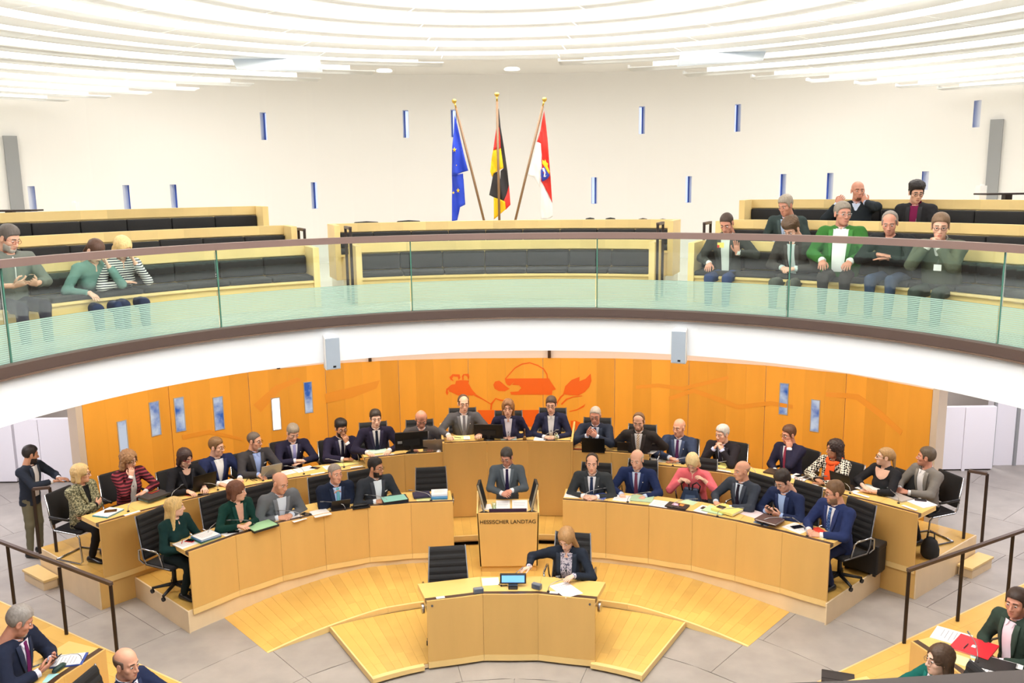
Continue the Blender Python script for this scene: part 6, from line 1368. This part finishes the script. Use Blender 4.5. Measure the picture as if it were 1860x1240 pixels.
for x, y, r, nm in ((869, 1077, 8, 'left'), (975, 1069, -24, 'right')):
    t = place('clock_display', 'small grey wedge-shaped clock on the front desk, %s of the control unit' % nm, 'clock', x, y, DF, r)
    obj('wedge', G().prism([(-.06, -.03), (.06, -.03), (.06, .03), (-.06, .03)], .0005, .07), mat('wedge_grey', (120, 128, 140), .3, .3), t, bevel=.012); obj('face', G().box((-.05, -.033, .012), (.05, -.0301, .06)), mat('wedge_face', (80, 92, 112), .2), t)
mic(996, 1075, DF, 'short microphone on the front desk beside the long sheet', 1, .08); card(800, 1085, ZF-.003, 'white label strip at the left of the front desk tray', .1); card(1006, 1076, ZF-.003, 'white label strip at the right of the front desk tray', .1)
t = place('cable', 'black cable curling beside the control unit on the front desk', 'cable', 912, 1062, DF); obj('cord', G().tube([(.06, .06, .005), (-.02, .07, .006), (-.04, .0, .005), (.0, -.03, .005), (.06, -.02, .005)], .004, 6), BLK, t, True); obj('plug', G().box((-.02, -.045, .001), (.0, -.015, .012)), BLK, t)
# back row, right
paper(1194, 834, D2, 'white papers with yellow edge at the left end of the right back row', .3, .24, -8, n=4); folder(1222, 838, D2, 'open ring binder before the man with purple tie', (230, 224, 190), .3, .2, .014, -4); phone(1236, 841, D2, 'black phone before the man with purple tie', 70)
folder(1278, 844, D2, 'dark folder between the man with purple tie and the white-haired man', (58, 50, 48), .22, .22, .012, -10); folder(1304, 846, D2, 'yellow folder before the white-haired man', (236, 224, 136), .32, .24, .024, -8); phone(1299, 843, D2+.025, 'black phone on the yellow folder of the white-haired man', -40, w=.1, d=.12); card(1314, 855, Z2, 'white name card before the white-haired man', .22, -4)
laptop(1411, 859, D2, 'closed dark laptop before the man with red tie', (70, 62, 60), .34, .24, -6, closed=True); card(1391, 867, Z2, 'white name card before the man with red tie', .22, -6)
paper(1453, 867, D2, 'white notepad before the woman with orange scarf', .26, .24, -10, n=4); phone(1453, 864, D2+.01, 'dark phone on the white notepad', -30, (60, 60, 50)); t = place('spectacles', 'folded red-brown spectacles before the notepad', 'glasses', 1450, 873, D2)
for sx in (-1, 1): obj('rim', G().tube([(sx*.034+.024*math.cos(k), .0, .026+.02*math.sin(k)) for k in np.linspace(0, 2*math.pi, 13)], .0035, 6), pmat((170, 70, 40)), t, True)
obj('temple', G().tube([(-.058, 0, .03), (-.05, .09, .01), (.05, .1, .01)], .003, 6), pmat((40, 36, 36)), t, True)
folder(1484, 871, D2, 'black folder before the woman with orange scarf', (60, 54, 58), .36, .22, .012, -12); card(1480, 881, Z2, 'pale blue card in the back row tray', .1, -8); card(1491, 885, Z2, 'white name card before the woman with orange scarf', .16, -8); pen(1495, 873, D2+.013, 'silver pen on the black folder', (180, 180, 184), 20)
laptop(1536, 884, D2, 'black open laptop between the woman with scarf and the woman in black top', (26, 26, 28), .33, .23, -14, 14); paper(1541, 889, D2, 'white sheets in front of the open black laptop, back row right', .3, .1, -12, n=2); card(1564, 899, Z2, 'white name card before the woman in black scoop-neck top', .24, -8)
folder(1584, 889, D2, 'open white and teal notebook before the woman in black scoop-neck top', (150, 204, 196), .36, .26, .014, -14); paper(1576, 887, D2+.015, 'white pages of the teal notebook', .24, .25, -14, n=2, lines=False); pen(1570, 886, D2+.021, 'black pen on the white notebook pages', rot=60)
laptop(1631, 904, D2, 'closed silver laptop on a black sleeve before the man in grey jacket', (190, 188, 188), .32, .23, -18, closed=True); phone(1672, 908, D2+.012, 'dark purple phone case at the right end of the back row', -60, (70, 56, 80), .09, .15, 'phone_case'); paper(1674, 914, D2, 'white pad with blue back at the right end of the back row', .3, .26, -18, n=4, lines=False); card(1652, 922, Z2, 'white name card at the right end of the back row', .22, -12)
# lower corners
folder(126, 1200, DN, 'blue clipboard before the grey-haired man in the lower left corner', (50, 80, 160), .24, .3, .012, 30); paper(124, 1198, DN+.013, 'white sheet on the blue clipboard', .22, .27, 30, n=2); t = place('glasses_case', 'dark green glasses case in the lower left corner', 'case', 108, 1217, DN); obj('case', G().tube([(-.08, 0, .025), (-.05, 0, .03), (.05, 0, .03), (.08, 0, .025)], [.012, .028, .028, .012], 12), pmat((30, 60, 56)), t, True); obj('hinge', G().box((-.04, .026, .026), (.04, .03, .034)), BLK, t)
paper(97, 1231, DN, 'mint sheet at the bottom edge, lower left corner', .15, .15, 20, col=(170, 224, 226))
paper(1728, 1156, DN, 'white printed sheet at the end of the lower right bench desk', .3, .34, -60, n=2); fr_ = folder(1769, 1176, DN, 'large red folder with a white label on the lower right bench desk', (226, 44, 58), .36, .36, .016, -62, lab=True); pen(1754, 1174, DN+.018, 'black pen with pink tip on the red folder', rot=-64)
paper(1779, 1192, DN, 'mint flyer beside the red folder', .12, .16, -40, col=(200, 230, 220)); paper(1745, 1199, DN, 'yellow sheet behind the head of the woman at the bottom right', .18, .14, -60, col=(244, 238, 170)); folder(1807, 1208, DN, 'black document wallet in the lower right corner', (44, 42, 44), .26, .34, .01, -50); paper(1790, 1216, DN, 'white sheet left of the black document wallet', .22, .3, -50); paper(1826, 1204, DN, 'white sheet right of the black document wallet', .1, .3, -50)
pf = at(1522, 1232, .84); t = thing('document_case', 'black closed document case at the bottom edge, right of centre', 'case', (pf[0], pf[1], .0), -.35)
p_ = at(1522, 1232, .185); t.location = (p_[0], p_[1], .172); obj('case', slabm(.34, .25, .0005, .03), pmat((44, 40, 42)), t, bevel=.006); obj('flap', slabm(.34, .12, .0305, .034), pmat((50, 46, 48)), t)
# microphones along the desks
for x, y, z, s, w in ((378, 975, D1, 1, 'before the blonde woman in green'), (462, 958, D1, -1, 'before the woman in green blazer'), (546, 942, D1, -1, 'before the bald man in grey suit'), (627, 927, D1, -1, 'before the man with turquoise tie'), (705, 916, D1, -1, 'before the bearded man with pocket square'), (783, 909, D1, -1, 'before the empty front row chair'),
                      (1062, 906, D1, 1, 'before the man next to the lectern'), (1140, 912, D1, 1, 'before the man with palms down'), (1222, 923, D1, 1, 'before the woman in pink'), (1303, 938, D1, 1, 'before the bald man with black tie'), (1384, 954, D1, 1, 'before the man with his phone'), (1466, 974, D1, -1, 'before the man in blue suit')):
    mic(x, y, z, 'grey gooseneck microphone '+w, s)
for x, y, s, w in ((233, 929, 1, 'before the woman in mottled jacket'), (312, 907, 1, 'before the woman in striped jacket'), (396, 890, -1, 'right of the black laptop'), (478, 873, 1, 'before the man with grey beard'), (552, 861, -1, 'before the man with lilac tie'), (625, 849, -1, 'before the man with full black beard'),
                   (1222, 846, 1, 'before the man with purple tie'), (1295, 852, 1, 'before the white-haired man'), (1372, 864, -1, 'left of the closed dark laptop'), (1462, 879, 1, 'before the woman with scarf'), (1544, 896, -1, 'before the open black laptop, back row right'), (1632, 914, -1, 'before the man in grey jacket')):
    mic(x, y, D2, 'grey gooseneck microphone '+w, s, .24)
mic(148, 1200, DN, 'grey gooseneck microphone in the lower left corner', -1, .4); mic(1775, 1203, DN, 'grey gooseneck microphone in the lower right corner', -1, .35)
# bags
p = pol(6.76, 46.0); t = thing('briefcase', 'large black pilot case standing behind the right end of the front row', 'bag', (p[0], p[1], A_+.001), -R_(45))
obj('case', G().box((-.24, -.14, .03), (.24, .14, .44)), mat('case_black', (32, 30, 32), .6), t, bevel=.02); obj('lid_flap', G().box((-.245, -.145, .37), (.245, .145, .445)), mat('case_black', (32, 30, 32), .6), t, bevel=.02)
obj('handle', G().tube([(-.1, 0, .44), (-.09, 0, .475), (.09, 0, .475), (.1, 0, .44)], .012, 8), BLK, t, True)
for sx in (-1, 1):
    for sy in (-1, 1): obj('foot', G().box((sx*.19-.02, sy*.1-.02, 0), (sx*.19+.02, sy*.1+.02, .03)), BLK, t)
p = at(1688, 1012, B_); t = thing('handbag', 'soft black bag on the floor under the right end of the back row', 'bag', (p[0], p[1], B_), -.6)
obj('pouch', G().lathe([(.08, 0), (.12, .05), (.12, .14), (.09, .24), (.04, .29)], 14), mat('bag_black', (30, 30, 32), .8), t, True); obj('strap', G().tube([(-.05, 0, .26), (-.04, 0, .36), (.04, 0, .36), (.05, 0, .26)], .01, 6), BLK, t, True)
r_ = pinkw['rzv']; fwd = np.array([math.cos(r_+math.pi/2), math.sin(r_+math.pi/2)]); hb = np.array(pinkw.location[:2])+fwd*.30
t = thing('handbag', 'dark blue handbag with two handles held by the woman in pink', 'bag', (hb[0], hb[1], A_+.52), r_)
BAGM = mat('bag_blue', (44, 60, 88), .45)
obj('pouch', G().hexa([(-.19, -.07, 0), (.19, -.07, 0), (.19, .07, 0), (-.19, .07, 0), (-.10, -.03, .30), (.10, -.03, .30), (.10, .03, .30), (-.10, .03, .30)]), BAGM, t, bevel=.02)
obj('pocket', G().hexa([(-.10, .068, .03), (.10, .068, .03), (.10, .082, .03), (-.10, .082, .03), (-.07, .04, .2), (.07, .04, .2), (.07, .055, .2), (-.07, .055, .2)]), mat('bag_denim', (70, 92, 128), .6), t, recalc=True)
for sx in (-1, 1): obj('handle', G().tube([(sx*.02, .03, .27), (sx*.03, .035, .36), (sx*.09, .035, .40), (sx*.14, .035, .35), (sx*.12, .035, .25)], .011, 8), BLK, t, True)
# visitors' badges
for n_, (x, y, R, nm) in enumerate(((1309, 445, 6.15, 'on the jacket of the visitor raising a hand'), (1663, 409, 7.95, 'on the young visitor in black jacket'), (1703, 486, 5.95, 'hanging from the visitor in olive hoodie'))):
    p = cyl(x, y, R); a = ang(p); t = thing('badge', 'small white and yellow visitor badge '+nm, 'badge', p, -R_(a))
    obj('card', G().box((-.045, -.004, -.035), (.045, 0, .035)), PAP if n_ == 2 else mat('badge_yellow', (236, 220, 110), .5), t); obj('stripe', G().box((-.045, -.005, -.035), (-.015, -.0041, .0)), mat('badge_red', (210, 60, 50), .5) if n_ < 2 else PAP, t); obj('clip', G().tube([(0, 0, .035), (0, .005, .09)], .004, 6), CHROME, t)
# ---- things held in hands
def held(person_, loc, name, label, cat):
    r = person_['rzv']; c, s_ = math.cos(r), math.sin(r); k = person_['sc']; l = person_.location
    return thing(name, label, cat, (l[0]+k*(c*loc[0]-s_*loc[1]), l[1]+k*(s_*loc[0]+c*loc[1]), l[2]+k*loc[2]), r)
for p_, lab in ((texter, 'dark phone held in both hands by the man in navy suit, front row right'), (plum, 'dark phone held by the grey-haired man in the lower left corner'), (reader, 'dark phone held by the visitor in grey half-zip pullover')):
    t = held(p_, (0, p_['ry']+.035, p_['dz']+.13), 'phone', lab, 'phone'); t.rotation_euler = (R_(35), 0, t.rotation_euler[2])
    obj('case', slabm(.072, .148, .0005, .009), BLK, t, bevel=.003); obj('screen', slabm(.064, .136, .009, .0096), mat('phone_glass', (18, 18, 22), .08), t)
t = held(clerk, (.50, .345, .80), 'pen', 'silver pen in the hand of the woman at the front desk', 'pen'); t.rotation_euler = (0, R_(20), clerk['rzv']+.9)
obj('barrel', G().tube([(-.06, 0, .005), (.06, 0, .005)], .005, 8), pmat((150, 150, 156)), t, True); obj('tip', G().tube([(.06, 0, .005), (.078, 0, .005)], [.0045, .001], 8), CHROME, t, True)
